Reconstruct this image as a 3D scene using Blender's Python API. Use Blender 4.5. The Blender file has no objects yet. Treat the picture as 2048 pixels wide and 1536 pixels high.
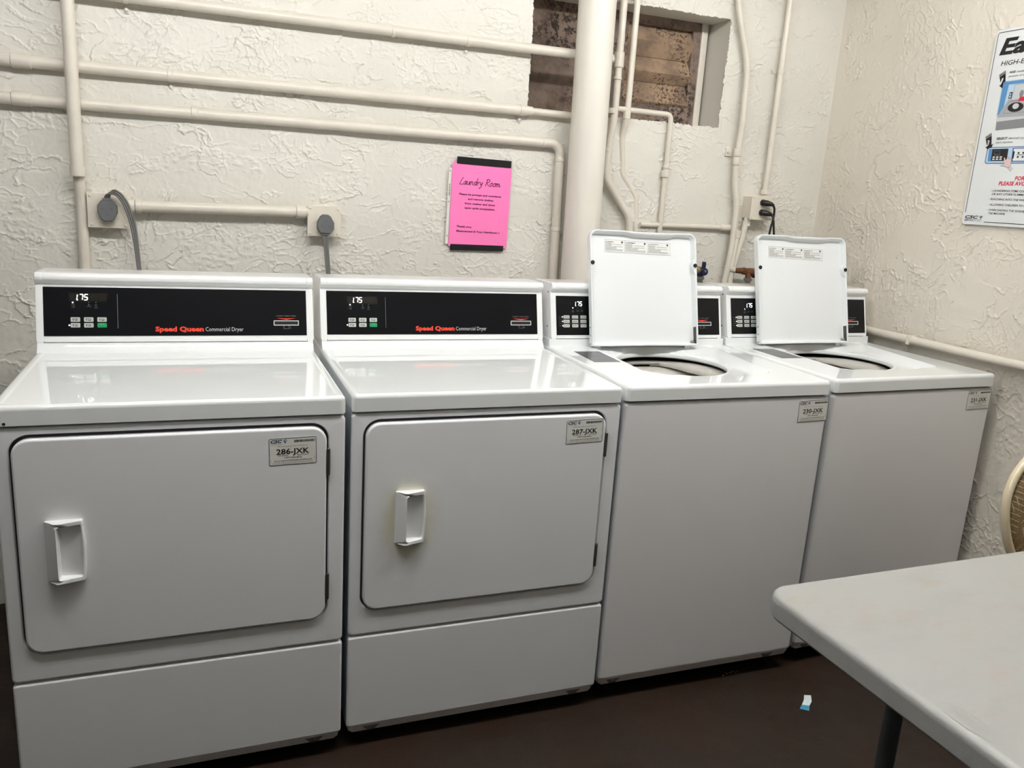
import bpy, bmesh, math, random
import numpy as np
from mathutils import Vector, Matrix
random.seed(7)
S = bpy.context.scene
COL = S.collection
PI = math.pi
rad = math.radians

# ------------------------------------------------------------------ camera
def make_camera():
    yaw, pitch, roll = 0.3817, -0.2317, 0.0638
    f = Vector((math.sin(yaw)*math.cos(pitch), math.cos(yaw)*math.cos(pitch), math.sin(pitch)))
    r0 = Vector((math.cos(yaw), -math.sin(yaw), 0)); u0 = r0.cross(f)
    c, s = math.cos(roll), math.sin(roll)
    r = c*r0 + s*u0; u = -s*r0 + c*u0
    cd = bpy.data.cameras.new('camera'); cam = bpy.data.objects.new('camera', cd)
    M = Matrix((r, u, -f)).transposed().to_4x4(); M.translation = Vector((0.375, -1.7484, 1.3738))
    cam.matrix_world = M
    cd.sensor_fit = 'HORIZONTAL'; cd.sensor_width = 36; cd.lens = 36*1619.7/2048
    cd.clip_start = .02
    COL.objects.link(cam); S.camera = cam
make_camera()
S.view_settings.view_transform = 'Standard'; S.view_settings.look = 'None'
S.view_settings.gamma = 1; S.view_settings.use_curve_mapping = False
S.view_settings.exposure = 0.0
S.cycles.max_bounces = 7; S.cycles.diffuse_bounces = 4; S.cycles.glossy_bounces = 3
S.cycles.caustics_reflective = False; S.cycles.caustics_refractive = False
W = bpy.data.worlds.new('world'); S.world = W; W.use_nodes = True
W.node_tree.nodes['Background'].inputs[0].default_value = (.9, .95, 1, 1)
W.node_tree.nodes['Background'].inputs[1].default_value = 0.0
LAMP_Z = 2.38
# ceiling strip lamps: place, radiance of their tubes, label
LAMPS = [((.42, -0.46), 91.0, 'bare-tube strip lamp on the ceiling over the dryers'),
         ((1.98, -0.44), 78.0, 'bare-tube strip lamp on the ceiling over the washers'),
         ((1.0, -2.4), 3.0, 'unseen bare-tube strip lamp added as weak fill light at the far end of the room')]  # last lamp is added behind the camera, unseen, for a little fill light

# ------------------------------------------------------------------ materials
MATS = {}
def srgb(r, g, b):
    f = lambda v: (v/255/12.92) if v/255 <= .04045 else ((v/255+.055)/1.055)**2.4
    return (f(r), f(g), f(b), 1)
class NT:
    def __init__(s, name):
        s.m = bpy.data.materials.new(name); s.m.use_nodes = True
        s.t = s.m.node_tree; s.b = s.t.nodes['Principled BSDF']
    def n(s, typ, **kw):
        nd = s.t.nodes.new(typ)
        for k, v in kw.items():
            if k in nd.inputs: nd.inputs[k].default_value = v
            else: setattr(nd, k, v)
        return nd
    def l(s, a, b): s.t.links.new(a, b)
    def coords(s, scale=(1, 1, 1), loc=(0, 0, 0)):
        tc = s.n('ShaderNodeTexCoord'); mp = s.n('ShaderNodeMapping')
        mp.inputs['Scale'].default_value = scale; mp.inputs['Location'].default_value = loc
        s.l(tc.outputs['Object'], mp.inputs[0]); return mp.outputs[0]
    def noise(s, vec, scale, detail=4, rough=.5, dist=0):
        nd = s.n('ShaderNodeTexNoise', Scale=scale, Detail=detail, Roughness=rough, Distortion=dist)
        s.l(vec, nd.inputs['Vector']); return nd.outputs['Fac']
    def math(s, op, a, b=None, c=None, clamp=False):
        nd = s.n('ShaderNodeMath', operation=op, use_clamp=clamp)
        for i, x in enumerate((a, b, c)):
            if x is None: continue
            if isinstance(x, (int, float)): nd.inputs[i].default_value = x
            else: s.l(x, nd.inputs[i])
        return nd.outputs[0]
    def ramp(s, v, lo, hi, a=0., b=1.):
        nd = s.n('ShaderNodeMapRange', interpolation_type='SMOOTHSTEP')
        s.l(v, nd.inputs[0]); nd.inputs[1].default_value = lo; nd.inputs[2].default_value = hi
        nd.inputs[3].default_value = a; nd.inputs[4].default_value = b; return nd.outputs[0]
    def mix(s, fac, a, b):
        nd = s.n('ShaderNodeMix', data_type='RGBA')
        for i, x in ((0, fac), (6, a), (7, b)):
            if isinstance(x, (tuple, float, int)): nd.inputs[i].default_value = x
            else: s.l(x, nd.inputs[i])
        return nd.outputs[2]
    def bump(s, h, dist=1., strength=1.):
        nd = s.n('ShaderNodeBump', Distance=dist, Strength=strength)
        s.l(h, nd.inputs['Height']); s.l(nd.outputs[0], s.b.inputs['Normal'])
def simple(name, col, rough=.5, metal=0., bumpy=0., bscale=60, vary=0., vscale=8, coat=0.):
    if name in MATS: return MATS[name]
    t = NT(name); t.b.inputs['Base Color'].default_value = col
    t.b.inputs['Roughness'].default_value = rough; t.b.inputs['Metallic'].default_value = metal
    if coat: t.b.inputs['Coat Weight'].default_value = coat; t.b.inputs['Coat Roughness'].default_value = .04
    v = t.coords()
    if vary:
        n = t.ramp(t.noise(v, vscale, 5, .6), .35, .7)
        t.l(t.mix(n, col, tuple(c*(1-vary) for c in col[:3])+(1,)), t.b.inputs['Base Color'])
    if bumpy: t.bump(t.noise(v, bscale, 3, .5), bumpy)
    MATS[name] = t.m; return t.m
def emit(name, col, power):
    if name in MATS: return MATS[name]
    t = NT(name); t.b.inputs['Base Color'].default_value = (0, 0, 0, 1)
    t.b.inputs['Emission Color'].default_value = col; t.b.inputs['Emission Strength'].default_value = power
    MATS[name] = t.m; return t.m

def wall_mat(name, col, loc, stretch):
    t = NT(name); v = t.coords(stretch, loc)
    dirt = t.ramp(t.noise(v, 2.3, 5, .6), .4, .75)
    base = t.mix(dirt, col, tuple(c*.94 for c in col[:3])+(1,))
    speck = t.ramp(t.noise(v, 38, 2, .7), .72, .76)
    base = t.mix(t.math('MULTIPLY', speck, .35), base, srgb(120, 95, 75))
    t.l(base, t.b.inputs['Base Color'])
    t.b.inputs['Roughness'].default_value = .42
    t.b.inputs['Specular IOR Level'].default_value = .35
    return t.m
WALLC = srgb(221, 218, 209)
m_wall = wall_mat('painted_stucco', WALLC, (0, 0, 0), (.75, 1, 1.25))
m_wallr = wall_mat('painted_stucco_side', srgb(226, 219, 207), (3, 1, 2), (1, 1, .85))
m_plain = simple('painted_plaster', srgb(222, 221, 217), .6, vary=.05)
m_taupe = simple('painted_plaster_grey', srgb(128, 127, 124), .7, vary=.06)
m_pipe = simple('painted_pipe', srgb(222, 215, 203), .33, bumpy=.0012, bscale=45, vary=.06, vscale=14)
m_column = simple('painted_column', srgb(228, 223, 213), .38, bumpy=.001, bscale=25, vary=.04, vscale=5)
m_boxp = simple('painted_steel_box', srgb(226, 218, 204), .4, bumpy=.0005, bscale=60, vary=.04)
m_top = simple('white_enamel_gloss', srgb(234, 237, 237), .025, coat=.3)
m_front = simple('white_enamel', srgb(236, 237, 239), .32, bumpy=.0001, bscale=300)
m_frontw = simple('white_enamel_washer', srgb(233, 232, 233), .32, bumpy=.0001, bscale=300)
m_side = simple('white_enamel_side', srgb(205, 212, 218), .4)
m_lid = simple('white_lid_enamel', srgb(234, 237, 238), .3)
m_cons = simple('white_console_plastic', srgb(238, 239, 239), .2, coat=.2)
m_black = simple('black_panel_film', srgb(13, 14, 17), .3)
m_black.node_tree.nodes['Principled BSDF'].inputs['Specular IOR Level'].default_value = .22
m_blackglass = simple('display_window', srgb(38, 36, 34), .15)
m_dark = simple('dark_gap', srgb(14, 14, 15), .7)
m_gasket = simple('grey_gasket', srgb(58, 58, 60), .7)
m_foot = simple('black_rubber', srgb(18, 18, 18), .8)
m_btn = simple('grey_button', srgb(186, 188, 184), .45)
m_green = simple('green_button', srgb(20, 138, 84), .4)
m_red = simple('red_print', srgb(226, 62, 38), .5)
m_wprint = simple('white_print', srgb(205, 205, 205), .5)
m_gprint = simple('grey_print', srgb(128, 128, 130), .5)
m_kprint = simple('black_print', srgb(22, 22, 26), .5)
m_mprint = simple('dark_grey_print', srgb(88, 88, 90), .5)
m_label = simple('label_stock', srgb(228, 227, 220), .45)
m_digit = emit('lit_digit', (1, 1, 1, 1), 2.2)
m_metal = simple('zinc_metal', srgb(150, 148, 142), .35, .9, bumpy=.0003, bscale=90)
m_hinge = simple('dark_hinge_metal', srgb(88, 84, 80), .45, .7, bumpy=.0004, bscale=200)
m_tub = simple('tub_plastic', srgb(196, 192, 184), .35)
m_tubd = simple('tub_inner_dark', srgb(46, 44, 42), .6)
m_basket = simple('basket_porcelain', srgb(150, 146, 138), .3)
m_plug = simple('grey_plug_rubber', srgb(98, 100, 102), .55)
m_cord = simple('grey_cord_rubber', srgb(104, 103, 101), .5)
m_kcord = simple('black_cord_rubber', srgb(20, 20, 21), .45)
m_pink = simple('pink_paper', srgb(255, 128, 192), .55)
m_tape = simple('black_tape', srgb(22, 22, 24), .3, bumpy=.0006, bscale=80)
m_sleeve = simple('clear_sleeve_strip', srgb(226, 224, 216), .2)
m_blue = simple('blue_valve_plastic', srgb(22, 27, 62), .4)
m_rust = simple('rusty_brass', srgb(122, 78, 48), .6, .4, bumpy=.001, bscale=120, vary=.5, vscale=60)
m_brass = simple('dull_brass', srgb(168, 148, 108), .35, .8)
m_cream = simple('cream_metal_frame', srgb(222, 208, 178), .25, coat=.3)
m_tleg = simple('grey_table_leg', srgb(78, 84, 88), .35, .1)
m_sign = simple('sign_board', srgb(226, 229, 230), .35)
m_sblue = simple('sign_blue', srgb(86, 138, 186), .45)
m_sblue2 = simple('sign_deep_blue', srgb(70, 92, 150), .45)
m_spale = simple('sign_pale_blue', srgb(178, 205, 226), .45)
m_sgrey = simple('sign_grey', srgb(164, 166, 170), .45)
m_sgrey2 = simple('sign_light_grey', srgb(196, 200, 202), .45)
m_sgrey3 = simple('sign_mid_grey', srgb(128, 130, 134), .45)
m_sred = simple('sign_red', srgb(200, 30, 62), .45)
m_skin = simple('sign_pink', srgb(222, 196, 194), .45)
m_teal = simple('logo_teal', srgb(52, 130, 122), .45)
m_navy = simple('logo_navy', srgb(30, 44, 78), .45)
m_emb = simple('embossed_grey', srgb(158, 158, 154), .5)
m_scrap = simple('scrap_white', srgb(225, 235, 238), .5)
m_scrapb = simple('scrap_blue', srgb(70, 150, 185), .5)
m_debris = simple('brown_debris', srgb(120, 84, 44), .7, vary=.4, vscale=60)

def make_floor_mat():
    t = NT('brown_painted_floor'); v = t.coords()
    n = t.ramp(t.noise(v, 3, 6, .6), .3, .75)
    base = t.mix(n, srgb(41, 29, 20), srgb(33, 23, 17))
    sp = t.ramp(t.noise(v, 90, 2, .5), .76, .80)
    base = t.mix(t.math('MULTIPLY', sp, .35), base, srgb(120, 108, 96))
    t.l(base, t.b.inputs['Base Color'])
    t.l(t.ramp(t.noise(v, 6, 4, .5), .3, .7, .42, .6), t.b.inputs['Roughness'])
    t.bump(t.noise(v, 25, 5, .6), .002)
    t.b.inputs['Specular IOR Level'].default_value = .3
    return t.m
def make_table_mat():
    t = NT('table_plastic'); v = t.coords((1, 1, 1))
    base = srgb(161, 161, 158)
    n = t.ramp(t.noise(t.coords((2.2, 6, 1)), 2.5, 6, .6), .5, .75)
    c = t.mix(t.math('MULTIPLY', n, .5), base, srgb(147, 148, 146))
    n2 = t.ramp(t.noise(t.coords((4, 9, 1), (2, 1, 0)), 1.6, 5, .7), .58, .72)
    c = t.mix(t.math('MULTIPLY', n2, .5), c, srgb(158, 150, 126))
    n3 = t.ramp(t.noise(t.coords((3, 6, 1), (7, 3, 0)), 1.8, 5, .7), .56, .72)
    c = t.mix(t.math('MULTIPLY', n3, .4), c, srgb(162, 143, 135))
    t.l(c, t.b.inputs['Base Color']); t.b.inputs['Roughness'].default_value = .4
    t.bump(t.noise(v, 260, 2, .5), .0002)
    return t.m
def make_vent_mat():
    t = NT('grimy_vent_paint'); v = t.coords()
    n = t.ramp(t.noise(v, 5.5, 7, .68), .40, .62)
    c = t.mix(n, srgb(140, 122, 110), srgb(100, 86, 78))
    g = t.math('MULTIPLY', t.ramp(t.noise(t.coords((1, 1, 1), (4, 0, 1)), 4.2, 4, .6), .47, .60),
               t.ramp(t.noise(v, 60, 4, .7), .46, .56))
    c = t.mix(g, c, srgb(52, 40, 34))
    o = t.math('MULTIPLY', t.ramp(t.noise(v, 7, 3, .6), .52, .62), t.ramp(t.noise(v, 90, 3, .6), .48, .6))
    c = t.mix(t.math('MULTIPLY', o, .35), c, srgb(160, 126, 94))
    t.l(c, t.b.inputs['Base Color']); t.b.inputs['Roughness'].default_value = .75
    t.bump(t.noise(v, 70, 5, .65), .003)
    return t.m
def make_slat_mat():
    t = NT('grimy_slat_paint'); v = t.coords()
    n = t.ramp(t.noise(v, 9, 6, .6), .4, .62)
    c = t.mix(n, srgb(160, 136, 112), srgb(126, 106, 90))
    g = t.math('MULTIPLY', t.ramp(t.noise(v, 5, 3, .6), .45, .6), t.ramp(t.noise(v, 100, 3, .7), .5, .58))
    c = t.mix(g, c, srgb(74, 56, 46))
    t.l(c, t.b.inputs['Base Color']); t.b.inputs['Roughness'].default_value = .8
    t.bump(t.noise(v, 90, 5, .65), .002)
    return t.m
def make_fabric_mat():
    t = NT('patterned_brown_fabric'); v = t.coords()
    w = t.noise(v, 420, 2, .5)
    c = t.mix(t.ramp(w, .4, .6), srgb(150, 128, 92), srgb(108, 88, 60))
    def lines(rot, freq, off, msk):
        mp = t.n('ShaderNodeMapping'); mp.inputs['Rotation'].default_value = rot
        mp.inputs['Location'].default_value = off
        t.l(v, mp.inputs[0])
        wv = t.n('ShaderNodeTexWave', Scale=freq, Distortion=1.2); wv.inputs['Detail Scale'].default_value = 1.
        t.l(mp.outputs[0], wv.inputs['Vector'])
        a = t.ramp(wv.outputs['Fac'], .93, .99)
        return t.math('MULTIPLY', a, t.ramp(t.noise(mp.outputs[0], msk, 1, .5), .5, .54))
    f = t.math('MAXIMUM', lines((0, rad(70), 0), 22, (0, 0, 0), 14), lines((0, rad(15), 0), 20, (3, 2, 0), 13))
    f = t.math('MAXIMUM', f, lines((0, rad(-40), 0), 21, (1, 5, 2), 12))
    c = t.mix(t.math('MULTIPLY', f, .8), c, srgb(214, 200, 160))
    t.l(c, t.b.inputs['Base Color']); t.b.inputs['Roughness'].default_value = .95
    t.bump(w, .0015)
    return t.m
def make_stained_door():
    t = NT('white_enamel_stained')
    base = srgb(236, 237, 239)
    tc = t.n('ShaderNodeTexCoord'); mp = t.n('ShaderNodeMapping')
    mp.inputs['Location'].default_value = (-.138, 0, -.612)
    t.l(tc.outputs['Object'], mp.inputs[0])
    m2 = t.n('ShaderNodeMapping'); m2.inputs['Scale'].default_value = (1/.085, 0, 1/.115)
    t.l(mp.outputs[0], m2.inputs[0])
    ln = t.n('ShaderNodeVectorMath', operation='LENGTH'); t.l(m2.outputs[0], ln.inputs[0])
    d = t.math('ADD', ln.outputs['Value'], t.math('MULTIPLY', t.noise(tc.outputs['Object'], 14, 4, .6), .8))
    f = t.ramp(d, .75, 1.55, .5, 0.)
    t.l(t.mix(f, base, srgb(212, 206, 150)), t.b.inputs['Base Color'])
    t.b.inputs['Roughness'].default_value = .32
    return t.m
m_floor, m_table, m_vent, m_slat, m_fabric, m_stain = make_floor_mat(), make_table_mat(), make_vent_mat(), make_slat_mat(), make_fabric_mat(), make_stained_door()

# ------------------------------------------------------------------ mesh helpers
class B:
    """collects geometry, becomes ONE mesh object"""
    def __init__(s, *mats, mtx=None):
        s.bm = bmesh.new(); s.mats = list(mats); s.cur = 0; s.mtx = mtx or Matrix.Identity(4)
    def mat(s, m):
        if m not in s.mats: s.mats.append(m)
        s.cur = s.mats.index(m); return s
    def v(s, p): return s.bm.verts.new(s.mtx @ Vector(p))
    def f(s, vs):
        try:
            fc = s.bm.faces.new(vs); fc.material_index = s.cur; return fc
        except ValueError: return None
    def poly(s, pts): return s.f([s.v(p) for p in pts])
    def loft(s, rings, closed=True, cap0=False, cap1=False):
        R = [[s.v(p) for p in r] for r in rings]; n = len(R[0])
        for a, b in zip(R[:-1], R[1:]):
            for i in range(n if closed else n-1):
                j = (i+1) % n; s.f([a[i], a[j], b[j], b[i]])
        if cap0: s.f(list(reversed(R[0])))
        if cap1: s.f(R[-1])
        return s
    def box(s, x0, y0, z0, x1, y1, z1, bev=0, seg=2):
        t = bmesh.new(); bmesh.ops.create_cube(t, size=1)
        for v in t.verts:
            v.co = Vector(((x0+x1)/2+v.co.x*(x1-x0), (y0+y1)/2+v.co.y*(y1-y0), (z0+z1)/2+v.co.z*(z1-z0)))
        if bev: bmesh.ops.bevel(t, geom=t.edges[:], offset=bev, segments=seg, profile=.5, affect='EDGES')
        return s.merge(t)
    def merge(s, t, m=None):
        mp = {}
        for v in t.verts: mp[v] = s.v(m @ v.co if m else v.co)
        for f in t.faces: s.f([mp[v] for v in f.verts])
        t.free(); return s
    def tube(s, pts, r, n=14, bend=0.0, caps=True, flat=1.0):
        P = [Vector(p) for p in pts]
        if bend and len(P) > 2:
            Q = [P[0]]
            for a, b, c in zip(P[:-2], P[1:-1], P[2:]):
                d = min(bend, (a-b).length*.49, (c-b).length*.49)
                p0 = b+(a-b).normalized()*d; p2 = b+(c-b).normalized()*d
                for k in range(7):
                    t = k/6; Q.append(p0*(1-t)**2+b*2*t*(1-t)+p2*t*t)
            Q.append(P[-1]); P = Q
        rings = []; up = None
        for i, p in enumerate(P):
            t = (P[min(i+1, len(P)-1)]-P[max(i-1, 0)]).normalized()
            if up is None: up = t.orthogonal().normalized()
            else: up = (up-t*up.dot(t)).normalized()
            w = t.cross(up)
            rr = r[i] if isinstance(r, (list, tuple)) else r
            rings.append([p+up*math.cos(2*PI*k/n)*rr*flat+w*math.sin(2*PI*k/n)*rr for k in range(n)])
        return s.loft(rings, True, caps, caps)
    def lathe(s, prof, c, axis='Z', n=32, caps=True):
        rings = []
        for r, h in prof:
            ring = []
            for k in range(n):
                a = 2*PI*k/n; x, y = r*math.cos(a), r*math.sin(a)
                p = {'Z': (x, y, h), 'Y': (x, h, y), 'X': (h, x, y)}[axis]
                ring.append((c[0]+p[0], c[1]+p[1], c[2]+p[2]))
            rings.append(ring)
        return s.loft(rings, True, caps, caps)
    def holed(s, outer, inner):
        """planar face between two outlines"""
        t = bmesh.new()
        for lp in (outer, inner):
            vs = [t.verts.new(Vector(p)) for p in lp]
            for a, b in zip(vs, vs[1:]+vs[:1]): t.edges.new((a, b))
        bmesh.ops.triangle_fill(t, use_beauty=True, use_dissolve=False, edges=t.edges[:])
        return s.merge(t)
    def build(s, name, parent=None, smooth=38, flip=False):
        bmesh.ops.remove_doubles(s.bm, verts=s.bm.verts[:], dist=1e-6)
        if not flip: bmesh.ops.recalc_face_normals(s.bm, faces=s.bm.faces[:])
        me = bpy.data.meshes.new(name); s.bm.to_mesh(me); s.bm.free()
        for m in s.mats: me.materials.append(m)
        if smooth:
            me.shade_smooth(); me.set_sharp_from_angle(angle=rad(smooth))
        o = bpy.data.objects.new(name, me); COL.objects.link(o)
        if smooth:
            wn = o.modifiers.new('weighted', 'WEIGHTED_NORMAL'); wn.keep_sharp = True; wn.weight = 100
        if parent: o.parent = parent
        return o

def rr(x0, y0, x1, y1, r, n=6):
    """rounded rectangle outline, counter-clockwise; r may be 4 radii (bl, br, tr, tl)"""
    R = [r]*4 if isinstance(r, (int, float)) else r
    out = []
    for (cx, cy, a, q) in ((x0, y0, 180, R[0]), (x1, y0, 270, R[1]), (x1, y1, 0, R[2]), (x0, y1, 90, R[3])):
        px = cx+(q if cx == x0 else -q); py = cy+(q if cy == y0 else -q)
        for k in range(n+1):
            t = rad(a+90*k/n); out.append((px+q*math.cos(t), py+q*math.sin(t)))
    return out
def inset(pl, d):
    n = len(pl); out = []
    for i in range(n):
        a, b, c = Vector(pl[i-1]), Vector(pl[i]), Vector(pl[(i+1) % n])
        if (b-a).length < 1e-9: a = Vector(pl[i-2])
        if (c-b).length < 1e-9: c = Vector(pl[(i+2) % n])
        t = ((b-a).normalized()+(c-b).normalized()).normalized()
        out.append((b.x-t.y*d, b.y+t.x*d))
    return out

def frame(o, u, v):
    u = Vector(u).normalized(); v = Vector(v).normalized(); n = u.cross(v)
    M = Matrix((u, v, n)).transposed().to_4x4(); M.translation = Vector(o); return M

# ------- flat print (text, rules, shapes) lying on a surface: u right, v up, w out of it
_cap = {}
def glyphs(text, bold, shear):
    cu = bpy.data.curves.new('tmp', 'FONT'); cu.body = text; cu.size = 1; cu.resolution_u = 2
    cu.offset = bold; cu.shear = shear
    ob = bpy.data.objects.new('tmp', cu); COL.objects.link(ob)
    dg = bpy.context.evaluated_depsgraph_get()
    me = bpy.data.meshes.new_from_object(ob.evaluated_get(dg))
    vs = [v.co.copy() for v in me.vertices]; fs = [tuple(p.vertices) for p in me.polygons]
    bpy.data.objects.remove(ob); bpy.data.curves.remove(cu); bpy.data.meshes.remove(me)
    return vs, fs
class G(B):
    def rect(s, x0, y0, x1, y1, w=.0004): s.poly([(x0, y0, w), (x1, y0, w), (x1, y1, w), (x0, y1, w)]); return s
    def shape(s, pts, w=.0004): s.poly([(x, y, w) for x, y in pts]); return s
    def rrect(s, x0, y0, x1, y1, r, w=.0004): return s.shape(rr(x0, y0, x1, y1, r, 4), w)
    def ring(s, pl, wd, w=.0004):
        a = [s.v((x, y, w)) for x, y in pl]; b = [s.v((x, y, w)) for x, y in inset(pl, wd)]
        for i in range(len(a)): j = (i+1) % len(a); s.f([a[i], a[j], b[j], b[i]])
        return s
    def line(s, pts, wd, w=.0004):
        P = [Vector(p) for p in pts]
        for a, b in zip(P[:-1], P[1:]):
            t = (b-a)
            if t.length < 1e-9: continue
            t = t.normalized(); n = Vector((-t.y, t.x))*wd/2; e = t*wd*.3
            q = [a-e-n, b+e-n, b+e+n, a-e+n]; s.poly([(p.x, p.y, w) for p in q])
        return s
    def text(s, txt, x, y, width=None, cap=.01, bold=0., shear=0., w=.0005, align='L', rot=0.):
        if 'H' not in _cap:
            vs, _ = glyphs('H', 0, 0); _cap['H'] = max(v.y for v in vs)
        vs, fs = glyphs(txt, bold, shear)
        if not vs: return s
        x0 = min(v.x for v in vs); x1 = max(v.x for v in vs)
        sy = cap/_cap['H']; sx = width/(x1-x0) if width else sy
        ox = {'L': 0, 'C': -(x1-x0)*sx/2, 'R': -(x1-x0)*sx}[align]
        c, sn = math.cos(rot), math.sin(rot)
        V = []
        for v in vs:
            a, b = (v.x-x0)*sx+ox, v.y*sy
            V.append(s.v((x+a*c-b*sn, y+a*sn+b*c, w)))
        for f in fs: s.f([V[i] for i in f])
        return s
    def disc(s, x, y, r, w=.0004, n=14): return s.shape([(x+r*math.cos(2*PI*k/n), y+r*math.sin(2*PI*k/n)) for k in range(n)], w)
    def build(s, name, parent=None):
        me = bpy.data.meshes.new(name); s.bm.to_mesh(me); s.bm.free()
        for m in s.mats: me.materials.append(m)
        o = bpy.data.objects.new(name, me); COL.objects.link(o)
        if parent: o.parent = parent
        return o

def thing(name, label, cat, loc=(0, 0, 0), rotz=0., group=None):
    o = bpy.data.objects.new(name, None); COL.objects.link(o)
    o.location = loc; o.rotation_euler = (0, 0, rotz); o.empty_display_size = .05
    o['label'] = label; o['category'] = cat
    if group: o['group'] = group
    return o
def tag(o, label, cat, group=None):
    o['label'] = label; o['category'] = cat
    if group: o['group'] = group
    return o
def struct(o): o['kind'] = 'structure'; return o

# ------------------------------------------------------------------ room shell
WY, WX, LX, FY, CZ = 1.0, 2.785, -0.9, -3.2, 2.5
b = B(m_floor); b.box(LX, FY, -.1, WX, WY, 0); struct(b.build('floor'))
b = B(m_plain); b.box(LX, FY, CZ, WX, WY, CZ+.1); struct(b.build('ceiling'))
b = B(m_taupe); b.box(LX-.1, FY, 0, LX, WY, CZ); struct(b.build('wall_left'))
b = B(m_taupe); b.box(LX, FY-.1, 0, WX, FY, CZ); struct(b.build('wall_front'))
# --- trowelled plaster as real relief, computed on a fine grid
def perlin(u, v, seed):
    rs = np.random.RandomState(seed); n = 256; an = rs.rand(n, n)*2*np.pi; gx, gy = np.cos(an).astype(np.float32), np.sin(an).astype(np.float32)
    iu, jv = np.floor(u), np.floor(v); i, j = iu.astype(np.int32), jv.astype(np.int32); fu, fv = u-iu, v-jv
    su = fu*fu*fu*(fu*(fu*6-15)+10); sv = fv*fv*fv*(fv*(fv*6-15)+10)
    def d(a, b): A, Bq = (i+a) % n, (j+b) % n; return gx[A, Bq]*(fu-a)+gy[A, Bq]*(fv-b)
    x0 = d(0, 0)*(1-su)+d(1, 0)*su; x1 = d(0, 1)*(1-su)+d(1, 1)*su
    return (x0*(1-sv)+x1*sv)*1.4
def fbm(u, v, sc, octv, seed, ro=.55):
    h = 0; a = 1; tot = 0
    for k in range(octv): h = h+a*perlin(u*sc*2**k+seed*3.7, v*sc*2**k+seed*1.3, seed+k); tot += a; a *= ro
    return h/tot
def voro(u, v, seed):
    rs = np.random.RandomState(seed); n = 128; jx, jy, hc = (rs.rand(n, n).astype(np.float32) for _ in range(3))
    i = np.floor(u).astype(np.int32); j = np.floor(v).astype(np.int32); u0, v0 = (u-i).astype(np.float32), (v-j).astype(np.float32)
    best = np.full(u.shape, 9., np.float32); bx = np.zeros_like(u0); by = np.zeros_like(u0); bh = np.zeros_like(u0)
    for a in (-1, 0, 1):
        for b_ in (-1, 0, 1):
            A, Bq = (i+a) % n, (j+b_) % n; px, py = a+jx[A, Bq]-u0, b_+jy[A, Bq]-v0; d = px*px+py*py; m = d < best
            best = np.where(m, d, best); bx = np.where(m, px, bx); by = np.where(m, py, by); bh = np.where(m, hc[A, Bq], bh)
    ed = np.full(u.shape, 9., np.float32)
    for a in (-2, -1, 0, 1, 2):
        for b_ in (-2, -1, 0, 1, 2):
            A, Bq = (i+a) % n, (j+b_) % n; px, py = a+jx[A, Bq]-u0, b_+jy[A, Bq]-v0
            dx, dy = px-bx, py-by; L = np.sqrt(dx*dx+dy*dy); ok = L > 1e-5
            e = ((px+bx)*.5*dx+(py+by)*.5*dy)/np.where(ok, L, 1); ed = np.where(ok, np.minimum(ed, e), ed)
    return ed, bh
sstep = lambda x, a, b_: (lambda t: t*t*(3-2*t))(np.clip((x-a)/(b_-a), 0, 1))
def plaster(U, V, seed, au, av, amp):
    u, v = U*au, V*av
    wu = fbm(u, v, 3.2, 3, seed+1)*.34; wv = fbm(u, v, 3.2, 3, seed+2)*.34
    cu = fbm(u, v, 16, 4, seed+3, .62); cv = fbm(u, v, 16, 4, seed+4, .62)
    cut = sstep(fbm(u, v, 9, 2, seed+5), -.06, .08)
    h = fbm(U, V, 1.8, 2, seed+6)*.007+fbm(U, V, 9, 2, seed+7)*.0012+fbm(U, V, 50, 2, seed+8)*.0005
    for k, (sc, wr, cr, wid, msc, m0, ht, pl) in enumerate((
            (4.2, 1.0, .050, .0042, 4.0, -.22, .0044, .0030), (8.0, .8, .042, .0038, 5.0, -.14, .0036, .0022),
            (17., .5, .028, .0032, 5.5, .04, .0028, .0012), (40., .25, .010, .0028, 5.0, .09, .0022, .0008))):
        ed, hc = voro((u+wu*wr+cu*cr)*sc+k*7, (v+wv*wr+cv*cr)*sc+k*5, seed+20+k)
        m = sstep(fbm(u, v, msc, 3, seed+30+k), m0, m0+.12)
        if k < 3: m = m*(.25+.75*cut)
        h = h+m*amp*(ht*(1-sstep(ed/sc, 0, wid))**1.3+pl*(hc-.5))
    m = sstep(fbm(u, v, 4.8, 3, seed+40), .08, .18)
    h = h+m*amp*.0016*sstep(fbm(u, v, 55, 3, seed+41), -.05, .25)
    return np.clip(h-.0012, -.006, .0065)
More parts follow.
